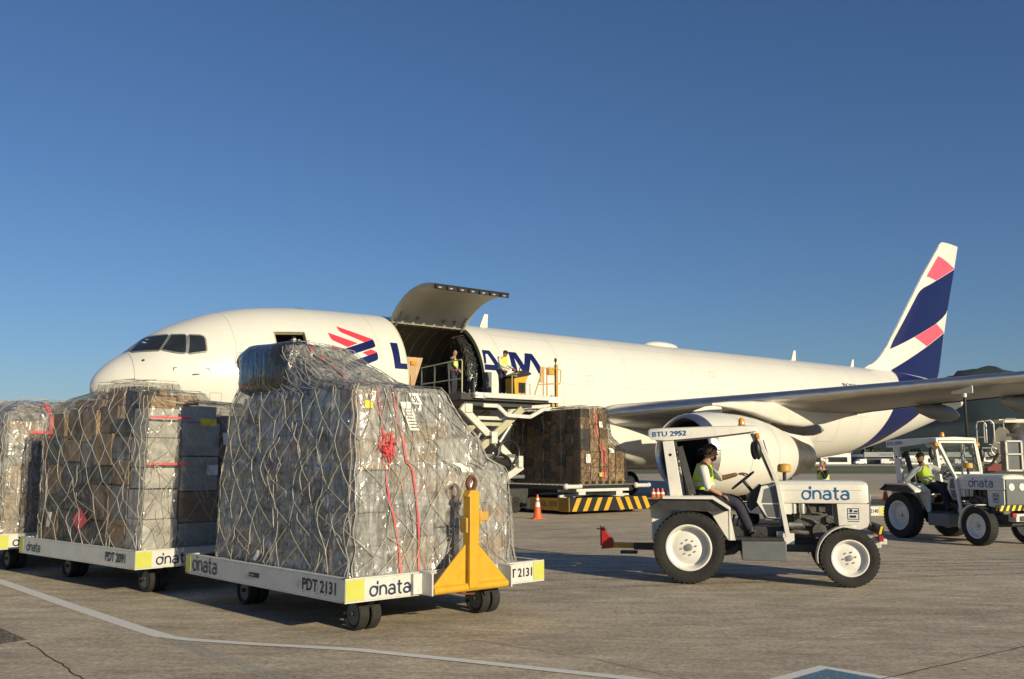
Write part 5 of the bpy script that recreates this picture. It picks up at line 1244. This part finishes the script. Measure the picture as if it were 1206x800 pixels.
make_person((T2.x, T2.y, -.08), h2, seated(0, 0, 0, pelvis=(.20, -.08, 1.19), chest=(.18, -.2, 1.50), neck=(.2, -.27, 1.65), head=(.24, -.33, 1.79), shL=(.2, -.02, 1.61), shR=(.16, -.38, 1.56), elR=(.04, -.5, 1.36), wrR=(-.04, -.56, 1.28), hdR=(-.2, -1, -.2), elL=(.42, .25, 1.42), wrL=(.68, .14, 1.5)), 'driver in black cap twisting round on the tow tractor farther right', look=(.3, -.95, -.1), beard=True, scale=1.05)
# ------------------------------------------------------------------ cargo loader beside the aircraft
PN = Vector((-12.749, 28.983)); PD = Vector((cos(PA), sin(PA))); PT = Vector((sin(PA), -cos(PA)))
def PP(s, t, z=0): q = PN + PD * s + PT * t; return (q.x, q.y, z)
def shift_all(root, v):
    done = set()
    def rec(o):
        for c in kids(o):
            if c.type == 'MESH' and c.data.name not in done: c.data.transform(Matrix.Translation(v)); done.add(c.data.name)
            rec(c)
    rec(root)
LS, LT = 12.5, 5.0
ld = thing('cargo_loader', PP(LS, LT), PA, 'scissor lift cargo loader with raised railed bridge at the aircraft door and striped rear bumper', 'cargo loader')
b = MB(); b.box(12.9, 16.4, -7.22, -3.6, .14, .52); b.box(10.3, 13.0, -5.1, -2.9, .2, .8); ch_ = b.build('chassis', 'dark_steel', ld)
b = MB(); b.box(12.88, 16.42, -7.27, -7.22, .10, .54); rb = b.build('rear_bumper', 'black', ld)
b = MB()
for i in range(4):
    x = 12.98 + i * .47
    b.bm.faces.new([b.bm.verts.new((x + dx, -7.274, z)) for dx, z in ((0, .11), (.2, .11), (.42, .53), (.22, .53))])
for i in range(4):
    x = 14.95 + i * .42
    b.bm.faces.new([b.bm.verts.new((x + dx, -7.274, z)) for dx, z in ((.22, .11), (.42, .11), (.2, .53), (0, .53))])
b.build('hazard_stripe', 'yellow_paint', rb, smooth=False)
b = MB(); b.box(12.86, 12.895, -7.22, -5.3, .12, .52); b.box(12.86, 12.90, -7.26, -6.75, .10, .55); sp = b.build('side_skirt', 'ochre', ld)
lettering(sp, 'OL 1079', (12.857, -5.9, .25), (0, -1, 0), (-1, 0, 0), .17, 'letter_black', width=.75)
b = MB(); b.box(12.87, 12.90, -5.28, -4.2, .14, .48); b.build('side_panel', 'dolly_white', ld)
b = MB(); b.box(12.84, 12.86, -4.12, -3.98, .3, .5); b.build('marker_lamp', 'amber', ld)
# lower platform, its scissor and rollers
b = MB(); b.box(12.95, 16.35, -7.2, -2.9, .80, .93); pf = b.build('main_platform', 'black', ld)
b = MB()
for i in range(16): b.lathe([(13.1, .035), (16.2, .035)], 'x', (0, -7.0 + i * .23, .925), 8)
b.build('rollers', 'zinc', pf)
b = MB(); b.bar((13.2, -7.23, .78), (15.6, -7.23, .78), .05, .09); b.bar((13.3, -7.23, .68), (13.6, -7.23, .68), .04, .1); b.bar((15.0, -7.23, .68), (15.3, -7.23, .68), .04, .1); b.build('edge_beam', 'dolly_white', pf)
for x in (12.7, 15.9):
    b = MB(); b.tube([(x, -7.28, .90), (x + .6, -7.28, .90)], .07, 10); b.ell((x, -7.30, .91), (.1, .1, .1)); b.ell((x + .62, -7.30, .91), (.08, .08, .08)); b.build('guide_roller', 'dolly_white', pf)
for y in (-6.6, -4.2):
    for a, c in (((13.0, .55), (16.2, .78)), ((13.0, .78), (16.2, .55))):
        b = MB(); b.bar((a[0], y, a[1]), (c[0], y, c[1]), .1, .12); b.build('scissor_arm', 'dolly_white', ld)
b = MB(); b.lathe([(-.12, .38), (.12, .38)], 'y', (16.15, -6.2, 1.15), 22); b.build('drive_drum', 'black', ld)
for x, y in ((13.6, -6.9), (15.9, -6.9), (13.6, -3.9), (15.9, -3.9), (10.9, -5.0), (12.4, -5.0)):
    b = MB(); b.lathe([(-.1, .12), (-.12, .24), (-.08, .28), (.08, .28), (.12, .24), (.1, .12)], 'y', (x, y, .28), 22); b.build('wheel', 'tyre', ld)
# bridge with its own scissor
b = MB(); b.box(10.05, 14.2, -5.2, -2.66, 3.72, 3.93); b.box(10.3, 13.2, -5.0, -2.9, 3.55, 3.72); br = b.build('bridge_deck', 'dark_steel', ld)
b = MB()
for i in range(22): b.ell((10.3 + i * .18, -5.0 + .35 * (i % 3), 3.95), (.05, .05, .03), 6)
b.build('deck_rollers', 'zinc', br)
b = MB(); b.box(10.9, 13.75, -5.32, -5.2, 3.80, 3.97); b.build('edge_beam', 'dolly_white', br, bevel=.01)
b = MB(); b.box(10.5, 10.95, -5.36, -5.15, 3.78, 3.96); b.ell((10.55, -5.36, 3.9), (.1, .08, .08)); b.ell((10.9, -5.36, 3.88), (.09, .08, .09)); b.box(13.7, 14.2, -5.3, -5.1, 3.74, 3.95); b.build('roller_guide', 'rim_white', br)
b = MB()
pts = [(10.9, -5.25, 3.55), (11.5, -5.25, 3.55), (11.9, -5.25, 3.25), (12.9, -5.25, 3.22), (13.5, -5.25, 3.5), (13.9, -5.25, 3.52)]
for p, q in zip(pts, pts[1:]): b.bar(p, q, .08, .12)
b.build('cable_tray', 'dolly_white', br)
arms = [((10.2, 3.5), (12.75, 1.5), 'zinc'), ((12.75, 3.5), (10.2, 1.5), 'ochre')]
for y in (-5.0, -3.1):
    for (a, c, m_) in arms:
        b = MB(); b.bar((a[0], y, a[1]), (c[0], y + .12, c[1]), .12, .24); b.build('scissor_arm', 'pylon' if m_ == 'zinc' else 'frame_green', ld, bevel=.01)
    b = MB(); b.bar((10.2, y, 1.55), (12.4, y, .4), .12, .22); b.build('scissor_arm', 'pylon', ld, bevel=.01)
    b = MB(); b.bar((12.75, y, 1.55), (10.6, y, .4), .12, .22); b.build('scissor_arm', 'pylon', ld, bevel=.01)
for z_, x0, x1, m_ in ((3.15, 10.9, 12.4, 'pylon'), (2.95, 11.0, 12.3, 'frame_green'), (1.9, 10.9, 12.7, 'panel_grey'), (1.2, 10.4, 12.9, 'panel_grey')):
    b = MB(); b.bar((x0, -4.9, z_), (x1, -4.9, z_), .14, .12); b.build('cross_beam', m_, ld, bevel=.01)
b = MB(); b.box(11.35, 11.6, -5.15, -4.9, 2.3, 2.7); b.box(10.3, 10.6, -5.1, -4.85, 3.3, 3.6); b.box(12.5, 12.7, -5.15, -4.9, 1.5, 1.9); split_build(b, 'pivot_block', 'dolly_white', ld, bevel=.02)
for c0, r0 in (((11.3, -5.1, 2.15), .42), ((12.1, -5.1, 2.0), .45), ((11.8, -5.0, 1.5), .5)):
    b = MB(); b.tube([(c0[0] + r0 * cos(a), c0[1], c0[2] + r0 * .9 * sin(a)) for a in [radians(-60 + 240 * k / 16) for k in range(17)]], .045, 8); b.build('hydraulic_hose', 'black', ld)
b = MB(); b.tube([(11.0, -4.6, 1.0), (12.6, -4.6, 3.0)], .08, 10); b.tube([(11.0, -3.4, 1.0), (12.6, -3.4, 3.0)], .08, 10); b.build('lift_cylinder', 'zinc', ld)
# railing on the forward side of the bridge
b = MB(); R0 = .022; x_ = 10.08
b.tube([(x_, -2.8, 3.93), (x_, -2.8, 4.92), (x_, -5.15, 5.02), (x_, -5.2, 4.95), (x_, -5.2, 3.93)], R0, 8); b.tube([(x_, -2.8, 4.35), (x_, -5.2, 4.4)], R0, 8); b.tube([(x_, -3.6, 3.93), (x_, -3.6, 4.95)], R0, 8); b.tube([(x_, -4.5, 3.93), (x_, -4.4, 4.98)], R0, 8)
b.build('handrail', 'frame_green', br)
# control console, rear frame
b = MB(); b.prism([(12.45, 3.93), (12.95, 3.93), (12.95, 4.5), (13.1, 4.72), (12.9, 4.82), (12.5, 4.7), (12.42, 4.5)], 'y', -5.0, -4.5); cn = b.build('control_console', 'yellow_paint', br, bevel=.01)
b = MB(); b.prism([(12.35, 4.62), (12.9, 4.84), (13.16, 4.74), (13.1, 4.68), (12.45, 4.55)], 'y', -5.04, -4.46); b.box(12.6, 12.9, -5.02, -5.0, 4.05, 4.4); b.tube([(12.6, -4.9, 4.8), (12.58, -4.9, 4.92)], .02, 6); b.tube([(12.8, -4.8, 4.8), (12.83, -4.8, 4.95)], .02, 6); b.build('console_top', 'black', cn)
b = MB(); b.tube([(12.2, -5.15, 3.95), (12.2, -5.15, 4.6), (12.42, -5.15, 4.6)], .02, 6); b.tube([(12.75, -5.2, 3.95), (12.75, -5.2, 4.35), (12.95, -5.2, 4.35), (12.95, -5.2, 3.95)], .018, 6); b.build('handrail', 'frame_green', br)
for x_, z1 in ((14.15, 5.1), (13.95, 4.0)):
    b = MB(); b.box(x_ - .045, x_ + .045, -5.25, -5.15, 3.6, z1); b.build('rail_post', 'ochre', br, bevel=.006)
b = MB(); b.tube([(13.15, -5.2, 3.95), (13.2, -5.2, 4.1), (13.55, -5.2, 4.95), (13.9, -5.2, 4.95), (14.15, -5.2, 4.95)], .022, 6); b.tube([(13.3, -5.2, 4.35), (14.15, -5.2, 4.42)], .02, 6)
for x_ in (13.55, 13.72): b.tube([(x_, -5.2, 3.95), (x_, -5.2, 4.95)], .02, 6)
b.tube([(14.22, -5.2, 4.95), (14.35, -5.2, 4.9), (14.35, -5.2, 4.5), (14.28, -5.2, 4.4)], .016, 6); b.build('handrail', 'ochre', br)
b = MB(); b.box(13.78, 14.05, -5.22, -5.08, 4.72, 4.98); b.build('work_lamp', 'ochre', br, bevel=.01)
b = MB(); b.box(13.42, 13.60, -5.2, -5.16, 4.45, 4.98); b.build('sign_plate', 'card_c', br)
b = MB(); b.tube([(14.12, -5.2, 5.1), (14.12, -5.2, 5.18)], .02, 6); b.ell((14.12, -5.2, 5.25), (.05, .05, .08)); b.build('beacon', 'black', br)
b = MB(); b.box(12.75, 12.98, -3.0, -2.75, 3.93, 4.92); b.box(12.25, 12.3, -2.9, -2.75, 3.93, 4.7); b.build('door_guard', 'panel_grey', br, bevel=.02)
for x_ in (9.75, 13.15):
    b = MB(); b.tube([(x_ - .45 + .45 * cos(a), -2.75, 3.75 + .55 * sin(a)) for a in [radians(5 + 150 * k / 12) for k in range(13)]], .05, 8); b.build('bumper_hose', 'black', br)
b = MB(); 
for k in range(9): b.ell((8.6 + .09 * k, -2.75, 4.08 + .06 * sin(k * 2.1)), (.1, .08, .09), 8)
b.build('cable_bundle', 'black', br)
shift_all(ld, (-LS, LT, 0))

def c4(i, j, z, r): return r.choice(['card_a', 'card_c', 'card_c', 'card_a', 'card_b']) if i > .2 else r.choice(['card_b', 'card_dark', 'card_b'])  # left column coloured darker to stand in for shade on that face
p4 = PP(13.76, 6.85)
prof4 = [(0, .0, 2.15, 0, 3.75), (1.12, .0, 2.13, 0, 3.75), (1.2, .0, 2.0, 0, 3.75), (1.42, .0, 1.72, 0, 3.75), (1.62, .0, 1.45, 0, 3.75), (2.50, .02, 1.30, .02, 3.7), (2.58, .1, 1.2, .1, 3.6)]
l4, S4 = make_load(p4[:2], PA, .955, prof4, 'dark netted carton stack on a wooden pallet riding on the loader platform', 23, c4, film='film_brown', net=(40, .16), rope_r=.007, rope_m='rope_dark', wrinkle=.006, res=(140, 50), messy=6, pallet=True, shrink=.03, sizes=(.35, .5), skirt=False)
for a_ in (.45, .52): strap(l4, S4, lambda z, a=a_: a, .2, 2.45, .025)
sticker(l4, S4, .38, .25, .1, .14, 'lime'); sticker(l4, S4, .60, 1.9, .12, .2, 'paper'); sticker(l4, S4, .62, 1.05, .1, .16, 'paper'); sticker(l4, S4, .1, .7, .1, .3, 'paper')
for a_ in (3.2, 3.5, 3.75): strap(l4, S4, lambda z, a=a_: a, .1, 2.5, .008, m='rope', name='tie_down_strap')
p5_ = PP(12.62, 2.0)
l5, S5 = make_load(p5_[:2], PA, 4.05, [(0, 0, 3, 0, 1.2), (1.2, 0, 3, 0, 1.2), (1.9, .05, 3, .35, 1.2), (2.3, .1, 3, .8, 1.2), (2.35, .3, 2.8, .85, 1.1)], 'dark netted cargo load standing inside the open aircraft doorway', 29, lambda i, j, z, r: 'card_dark', film='film_black', net=(26, .17), rope_r=.013, rope_m='rope_dark', wrinkle=.006, res=(100, 30), messy=4, sizes=(.8, 1.0))

# crew on and beside the loader
w1 = PP(11.15, 3.2, 3.945)
make_person(w1, PA - radians(60), stand(elL=(.05, .22, 1.14), wrL=(.20, .12, 1.0), elR=(.05, -.22, 1.14), wrR=(.20, -.12, 1.02), head=(.04, 0, 1.63)), 'worker in yellow vest standing behind the railing in the open cargo doorway', cap=None, shirt='cloth_black', trousers='trouser_navy', look=(1, -.2, -.25), scale=.93)
w2 = PP(12.55, 4.15, 3.945)
make_person(w2, PA - radians(75), stand(chest=(.06, 0, 1.31), neck=(.10, 0, 1.47), head=(.15, 0, 1.59), elL=(.14, .27, 1.14), wrL=(.36, .20, 1.04), elR=(.14, -.27, 1.14), wrR=(.36, -.20, 1.04)), 'operator in black cap leaning over the yellow control console on the loader', look=(1, 0, -.3), scale=.95)
make_person((9.30, 29.0, 0), radians(200), stand(elL=(.12, .24, 1.2), wrL=(.16, .12, 1.45), hdL=(.0, -.2, 1), knR=(-.04, -.10, .5), anR=(-.16, -.11, .10), toeR=(-.02, -.13, .05), knL=(.12, .1, .5), anL=(.16, .11, .09), toeL=(.32, .12, .05)), 'worker in dark clothes and yellow vest walking on the apron beyond the tractor bonnet', cap=None, shirt='cloth_black', look=(1, 0, .0), beard=True)

# cones
def make_cone(loc, label, group='orange traffic cones', stripes=True):
    t = thing('traffic_cone', loc, .3, label, 'traffic cone', group)
    b = MB(); b.box(-.19, .19, -.19, .19, .0, .03); b.build('base', 'cone_orange', t, bevel=.012)
    b = MB(); b.lathe([(.03, .145), (.07, .125), (.68, .032), (.72, .024), (.72, .012)], 'z', n=28, cap=False); b.build('cone_body', 'cone_orange', t)
    for z0, z1 in ((.36, .50), (.56, .62)):
        r = lambda z: .125 + (.032 - .125) * (z - .07) / .61 + .003
        b = MB(); b.lathe([(z0, r(z0)), (z1, r(z1))], 'z', n=28, cap=False); b.build('reflective_collar', 'reflective', t)
make_cone((.77, 29.4, 0), 'orange traffic cone with white collar in front of the loader')
make_cone((16.35, 42.6, 0), 'distant traffic cone standing between the two tractors')

# red and yellow tow bar lying behind the foreground tractor
tb = thing('tow_bar', (T1.x + .72 * -cos(h1), T1.y + .72 * -sin(h1), 0), h1, 'yellow tow bar with an upright red bracket, attached behind the central tractor', 'tow bar')
b = MB(); b.box(-.62, .25, -.04, .04, .42, .50); b.build('bar', 'ochre', tb, bevel=.006)
b = MB(); b.prism([(-.62, .44), (-.62, .72), (-.59, .74), (-.56, .68), (-.44, .54), (-.44, .42), (-.62, .40)], 'y', -.05, .05); b.build('bracket', 'red_plastic', tb, bevel=.006)
b = MB(); b.tube([(-.70, 0, .70), (-.58, 0, .70)], .010, 6); b.tube([(-.635, .0, .45), (-.635, .0, .745)], .010, 6); b.build('lock_pin', 'rust', tb)

# a fourth dolly hitched behind the far tractor
make_dolly((6.85, 24.2), radians(14), 'PDT 2140', 'empty dolly hitched behind the far tractor, only its lime corner showing past the near bonnet')

# ------------------------------------------------------------------ refuelling truck under the wing
ft = thing('refuelling_truck', (18.2, 36.9, 0), radians(-6), 'grey steel refuelling truck under the wing, cut off by the right edge', 'fuel truck')
b = MB(); rows = []
for i, (x, k) in enumerate(((.55, .02), (.5, .80), (.62, .93), (.8, 1.0), (7.6, 1.0), (7.8, .93), (7.9, .02))):
    rows.append([(x, 1.18 * k * (abs(cos(a)) ** .85) * (1 if cos(a) > 0 else -1), 2.25 + .95 * k * (abs(sin(a)) ** .85) * (1 if sin(a) > 0 else -1)) for a in [2 * pi * j / 36 for j in range(36)]])
b.grid(rows, True); b.build('tank', 'tank_steel', ft, ang=40)
b = MB(); b.box(.3, 7.9, -.32, .32, 3.16, 3.30); b.box(.35, .9, -.7, .7, 3.15, 3.26); b.build('catwalk', 'white_paint', ft, bevel=.01)
b = MB(); b.box(-1.4, 8.2, -.45, .45, .75, 1.02); b.box(-1.6, .4, -1.2, 1.2, 1.02, 1.10); b.build('chassis', 'white_paint', ft)
for x in (.6, 4.8, 6.1):
    for s in (-1, 1):
        b = MB(); b.lathe([(-.12, .25), (-.16, .4), (-.12, .5), (.12, .5), (.16, .4), (.12, .25)], 'y', (x, s * 1.0, .5), 26); b.build('wheel', 'tyre', ft)
for y in (-1.1, -.35): 
    b = MB(); b.tube([(-.55, y, 2.4), (-.55, y, 3.05), (-.50, y, 3.2), (-.3, y, 3.22), (-.2, y, 3.1), (-.2, y, 2.4)], .03, 8); b.build('guard_rail', 'zinc', ft)
for y in (-1.1,):
    b = MB(); b.tube([(.15, y, 2.9), (.15, y, 3.2), (.25, y, 3.28), (.6, y, 3.28)], .03, 8); b.tube([(-1.3, y, 1.1), (-1.3, y, 2.3)], .03, 8); b.tube([(-1.3, y, 2.2), (-.2, y, 2.2)], .025, 8); b.tube([(-1.0, y, 1.1), (-1.0, y, 2.6), (-.55, y, 2.6)], .025, 8); b.build('guard_rail', 'zinc', ft)
b = MB(); b.box(.12, .72, -1.26, -1.18, 1.35, 1.41); b.box(.12, .72, -1.26, -1.18, 2.42, 2.48); b.box(.12, .18, -1.26, -1.18, 1.35, 2.48); b.box(.66, .72, -1.26, -1.18, 1.35, 2.48); b.box(.12, .72, -1.26, -1.18, 1.95, 2.0); cb = b.build('cabinet_frame', 'white_paint', ft)
b = MB(); b.box(.14, .70, -1.20, -.7, 1.37, 2.46); b.build('cabinet', 'panel_grey', cb)
b = MB(); b.box(.2, .62, -1.22, -1.19, 2.62, 2.74); b.build('number_plate', 'black', ft)
for c0, r0 in (((-.1, -1.1, 2.15), .24), ((-.25, -1.0, 2.05), .17)):
    b = MB(); b.tube([(c0[0] + r0 * cos(a), c0[1], c0[2] + r0 * sin(a)) for a in [2 * pi * k / 20 for k in range(20)]], .035, 8, closed=True); b.build('hose_reel', 'zinc', ft)
b = MB(); b.tube([(-.1, -1.15, 2.0), (-.4, -1.2, 1.6), (-.8, -1.2, 1.4), (-1.0, -1.2, 1.7), (-1.05, -1.2, 2.2)], .05, 8); b.tube([(.0, -1.1, 1.7), (-.3, -1.15, 1.35), (-.7, -1.1, 1.3)], .045, 8); b.build('fuel_hose', 'black', ft)
b = MB(); b.box(-.55, -.05, -1.2, -.9, 1.35, 1.62); b.build('valve_box', 'red_far', ft, bevel=.02)
b = MB(); b.box(-1.5, -.9, -.9, -.2, 2.55, 2.6); b.build('lift_platform', 'zinc', ft)
b = MB(); b.tube([(-1.2, -.6, 1.1), (-1.2, -.6, 2.55)], .06, 8); b.build('lift_mast', 'zinc', ft)
b = MB(); b.box(8.1, 9.9, -1.15, 1.15, .8, 2.7); b.build('cab', 'white_paint', ft, bevel=.08)
fh = thing('fuelling_hose', PP(26.95, 13.35, 2.3), 0, 'black fuelling hose hanging from the open wing panel down to the truck', 'hose')
b = MB(); b.tube([(0, 0, 1.95), (0, .02, 1.3), (.02, .04, .4), (.25, .3, -.3), (.9, .8, -.55)], .055, 10); b.build('hose', 'black', fh)
b = MB(); b.lathe([(1.75, .07), (1.85, .075), (1.98, .08)], 'z', n=14); b.build('coupling', 'reflective', fh)

# ------------------------------------------------------------------ far side of the airfield
rr = random.Random(41)
def make_building(x, y, L_, D_, H_, label, wall='wall_far', roof='roof_far', pitched=False, name='airport_building', wins=True):
    t = thing(name, (x, y, 0), 0, label, 'building', 'airport buildings beyond the grass field')
    b = MB(); b.box(-L_ / 2, L_ / 2, 0, D_, 0, H_); b.build('wall', wall, t)
    b = MB()
    if pitched: b.prism([(-L_ / 2 - .6, H_ + .01), (L_ / 2 + .6, H_ + .01), (L_ / 2 - .5, H_ + 1.0), (0, H_ + L_ * .07 + 1.2), (-L_ / 2 + .5, H_ + 1.0)], 'y', -.6, D_)
    else: b.box(-L_ / 2 - .5, L_ / 2 + .5, -.8, D_, H_ + .01, H_ + 1.2)
    b.build('roof', roof, t)
    if wins:
        b = MB(); n = max(2, int(L_ / 9))
        for i in range(n): x0 = -L_ / 2 + L_ * (i + .5) / n; b.box(x0 - L_ / n * .36, x0 + L_ / n * .36, -.06, .0, H_ * .18, H_ * .62)
        b.build('window_band', 'glass_dark', t)
    return t
make_building(240, 455, 150, 25, 3.4, 'long dark terminal building with a pale sign band along its roof', 'wall_dark', 'white_far')
tb_ = [o for o in bpy.data.objects if o.get('label', '').startswith('long dark terminal')][0]
b = MB(); b.box(-75, 75, -1.6, -.9, 3.3, 5.6); sg_ = b.build('sign_band', 'roof_far', tb_)
lettering(sg_, 'AEROPORTO INTERNACIONAL', (-82 + 14, -1.62, 3.9), (1, 0, 0), (0, -1, 0), 1.0, 'letter_navy', width=27)
make_building(142, 440, 24, 18, 5.2, 'low white hangar left of the terminal', 'white_far', 'roof_far', True)
make_building(104, 452, 22, 16, 4.6, 'small grey shed with flat roof near the light poles', 'wall_far', 'roof_far')
make_building(78, 470, 20, 16, 5.5, 'narrow dark warehouse behind the aircraft belly', 'wall_dark', 'roof_far')
make_building(345, 470, 50, 22, 8.5, 'tall pale hangar at the right end of the terminal', 'wall_far', 'roof_far', True)
make_building(186, 436, 18, 10, 4.2, 'small white office block in front of the terminal', 'white_far', 'wall_dark')
make_building(46, 450, 20, 14, 5, 'beige hangar seen past the cargo load', 'wall_far', 'wall_dark', True)
def make_van(x, y, s, label):
    t = thing('parked_van', (x, y, 0), rr.choice([0, pi]) + rr.uniform(-.2, .2), label, 'van', 'white vehicles parked across the field'); t.scale = (s, s, s)
    b = MB(); b.prism([(-2.6, .4), (2.3, .4), (2.5, .9), (2.4, 1.3), (1.7, 1.5), (1.1, 2.25), (-2.5, 2.35), (-2.6, 2.2)], 'y', -.95, .95); b.build('body', 'white_far', t, bevel=.05)
    b = MB(); b.prism([(1.15, 1.5), (1.65, 1.5), (1.15, 2.1), (.5, 2.1), (.5, 1.5)], 'y', -.97, .97); b.build('window', 'glass_dark', t)
    for x0 in (-1.7, 1.6):
        for sy in (-.85, .85): b = MB(); b.lathe([(-.1, .36), (.1, .36)], 'y', (x0, sy, .36), 12); b.build('wheel', 'tyre', t)
vx = [75, 84, 92, 101, 128, 140, 172, 186, 215, 236, 262, 280, 318, 335, 352, 371, 398]
for i, x in enumerate(vx): make_van(x * .68, 402 + (i * 7) % 17, rr.uniform(.8, 1.1), 'small white van in the row parked across the field')
for i, (x, sc_) in enumerate(((88, 1.0), (163, 1.1), (248, 1.2), (300, 1.0), (345, 1.1))):
    t = thing('small_airplane', (x * .68, 412, 0), rr.uniform(-.5, .5), 'small white propeller plane parked on the far side of the field', 'airplane', 'small planes parked on the far apron'); t.scale = (sc_ * .8,) * 3
    b = MB(); b.lathe([(-6, .1), (-4, .45), (0, .9), (3, 1.0), (5, .7), (6, .1)], 'x', (0, 0, 1.8), 14); b.build('fuselage', 'white_far', t)
    b = MB(); b.box(.3, 2.0, -8, 8, 1.5, 1.65); b.build('wing', 'white_far', t); b = MB(); b.prism([(-6, 2), (-4.4, 2.1), (-5.4, 4.4), (-6.3, 4.4)], 'y', -.1, .1); b.build('tail', 'white_far', t)
    b = MB(); b.tube([(3, 0, 1.2), (3, 0, 0)], .12, 6); b.tube([(0, 1.2, 1.5), (0, 1.6, 0)], .12, 6); b.tube([(0, -1.2, 1.5), (0, -1.6, 0)], .12, 6); b.build('landing_gear', 'dark_steel', t)
for i, x in enumerate((70, 118, 158, 196, 228, 270, 310, 360, 410, 450)):
    t = thing('light_pole', (x * .68, 425, 0), 0, 'tall apron light pole on the far side of the field', 'light pole', 'apron light poles on the far side')
    b = MB(); b.tube([(0, 0, 0), (0, 0, 8.5)], [.16, .09], 8); b.build('pole', 'wall_far', t); b = MB(); b.box(-1.2, 1.2, -.2, .2, 8.5, 8.8); b.build('lamp_head', 'wall_far', t)
def tree_clump(x, y, w_, h_, seed, label):
    r = random.Random(seed); t = thing('tree', (x, y, 0), 0, label, 'tree', 'trees along the far edge of the field')
    b = MB(); b.tube([(0, 0, 0), (.2, 0, h_ * .5)], [.5, .25], 7); b.build('trunk', 'rust', t)
    b = MB()
    for k in range(420):
        a = r.uniform(0, 2 * pi); u = r.uniform(0, 1) ** .5; zz = r.uniform(-1, 1); q = Vector((cos(a) * u * w_ / 2 * sqrt(1 - zz * zz * .8), sin(a) * u * w_ / 2 * sqrt(1 - zz * zz * .8), h_ * .6 + zz * h_ * .4 + r.uniform(-.4, .4)))
        s_ = r.uniform(.4, 1.1); n_ = Vector((r.uniform(-1, 1), r.uniform(-1, 1), r.uniform(-.3, 1))).normalized(); a1 = n_.orthogonal().normalized() * s_; a2 = n_.cross(a1)
        b.bm.faces.new([b.bm.verts.new(q + v) for v in (a1, a2, -a1 * .8, -a2)])
    b.build('crown', 'leaf', t, smooth=False)
mat('leaf', (.035, .055, .022), .9, var=.5, scale=.4)
for i in range(26):
    x = 38 + i * 12 + rr.uniform(-4, 4); tree_clump(x, 500 + rr.uniform(-12, 12), rr.uniform(7, 12), rr.uniform(6, 10), i, 'dark leafy tree in the line behind the far buildings')

# ------------------------------------------------------------------ air
hz = bpy.data.materials.new('air'); hz.use_nodes = True; N = hz.node_tree.nodes; N.remove(N['Principled BSDF']); pv = N.new('ShaderNodeVolumePrincipled')
pv.inputs['Color'].default_value = (.72, .82, 1.0, 1); pv.inputs['Density'].default_value = .00003; pv.inputs['Anisotropy'].default_value = .2
hz.node_tree.links.new(pv.outputs[0], N['Material Output'].inputs['Volume']); MATS['air'] = hz
b = MB(); b.box(-8300, 8300, -8300, 8300, -3, 330); o = b.build('haze', 'air', smooth=False); o['kind'] = 'stuff'
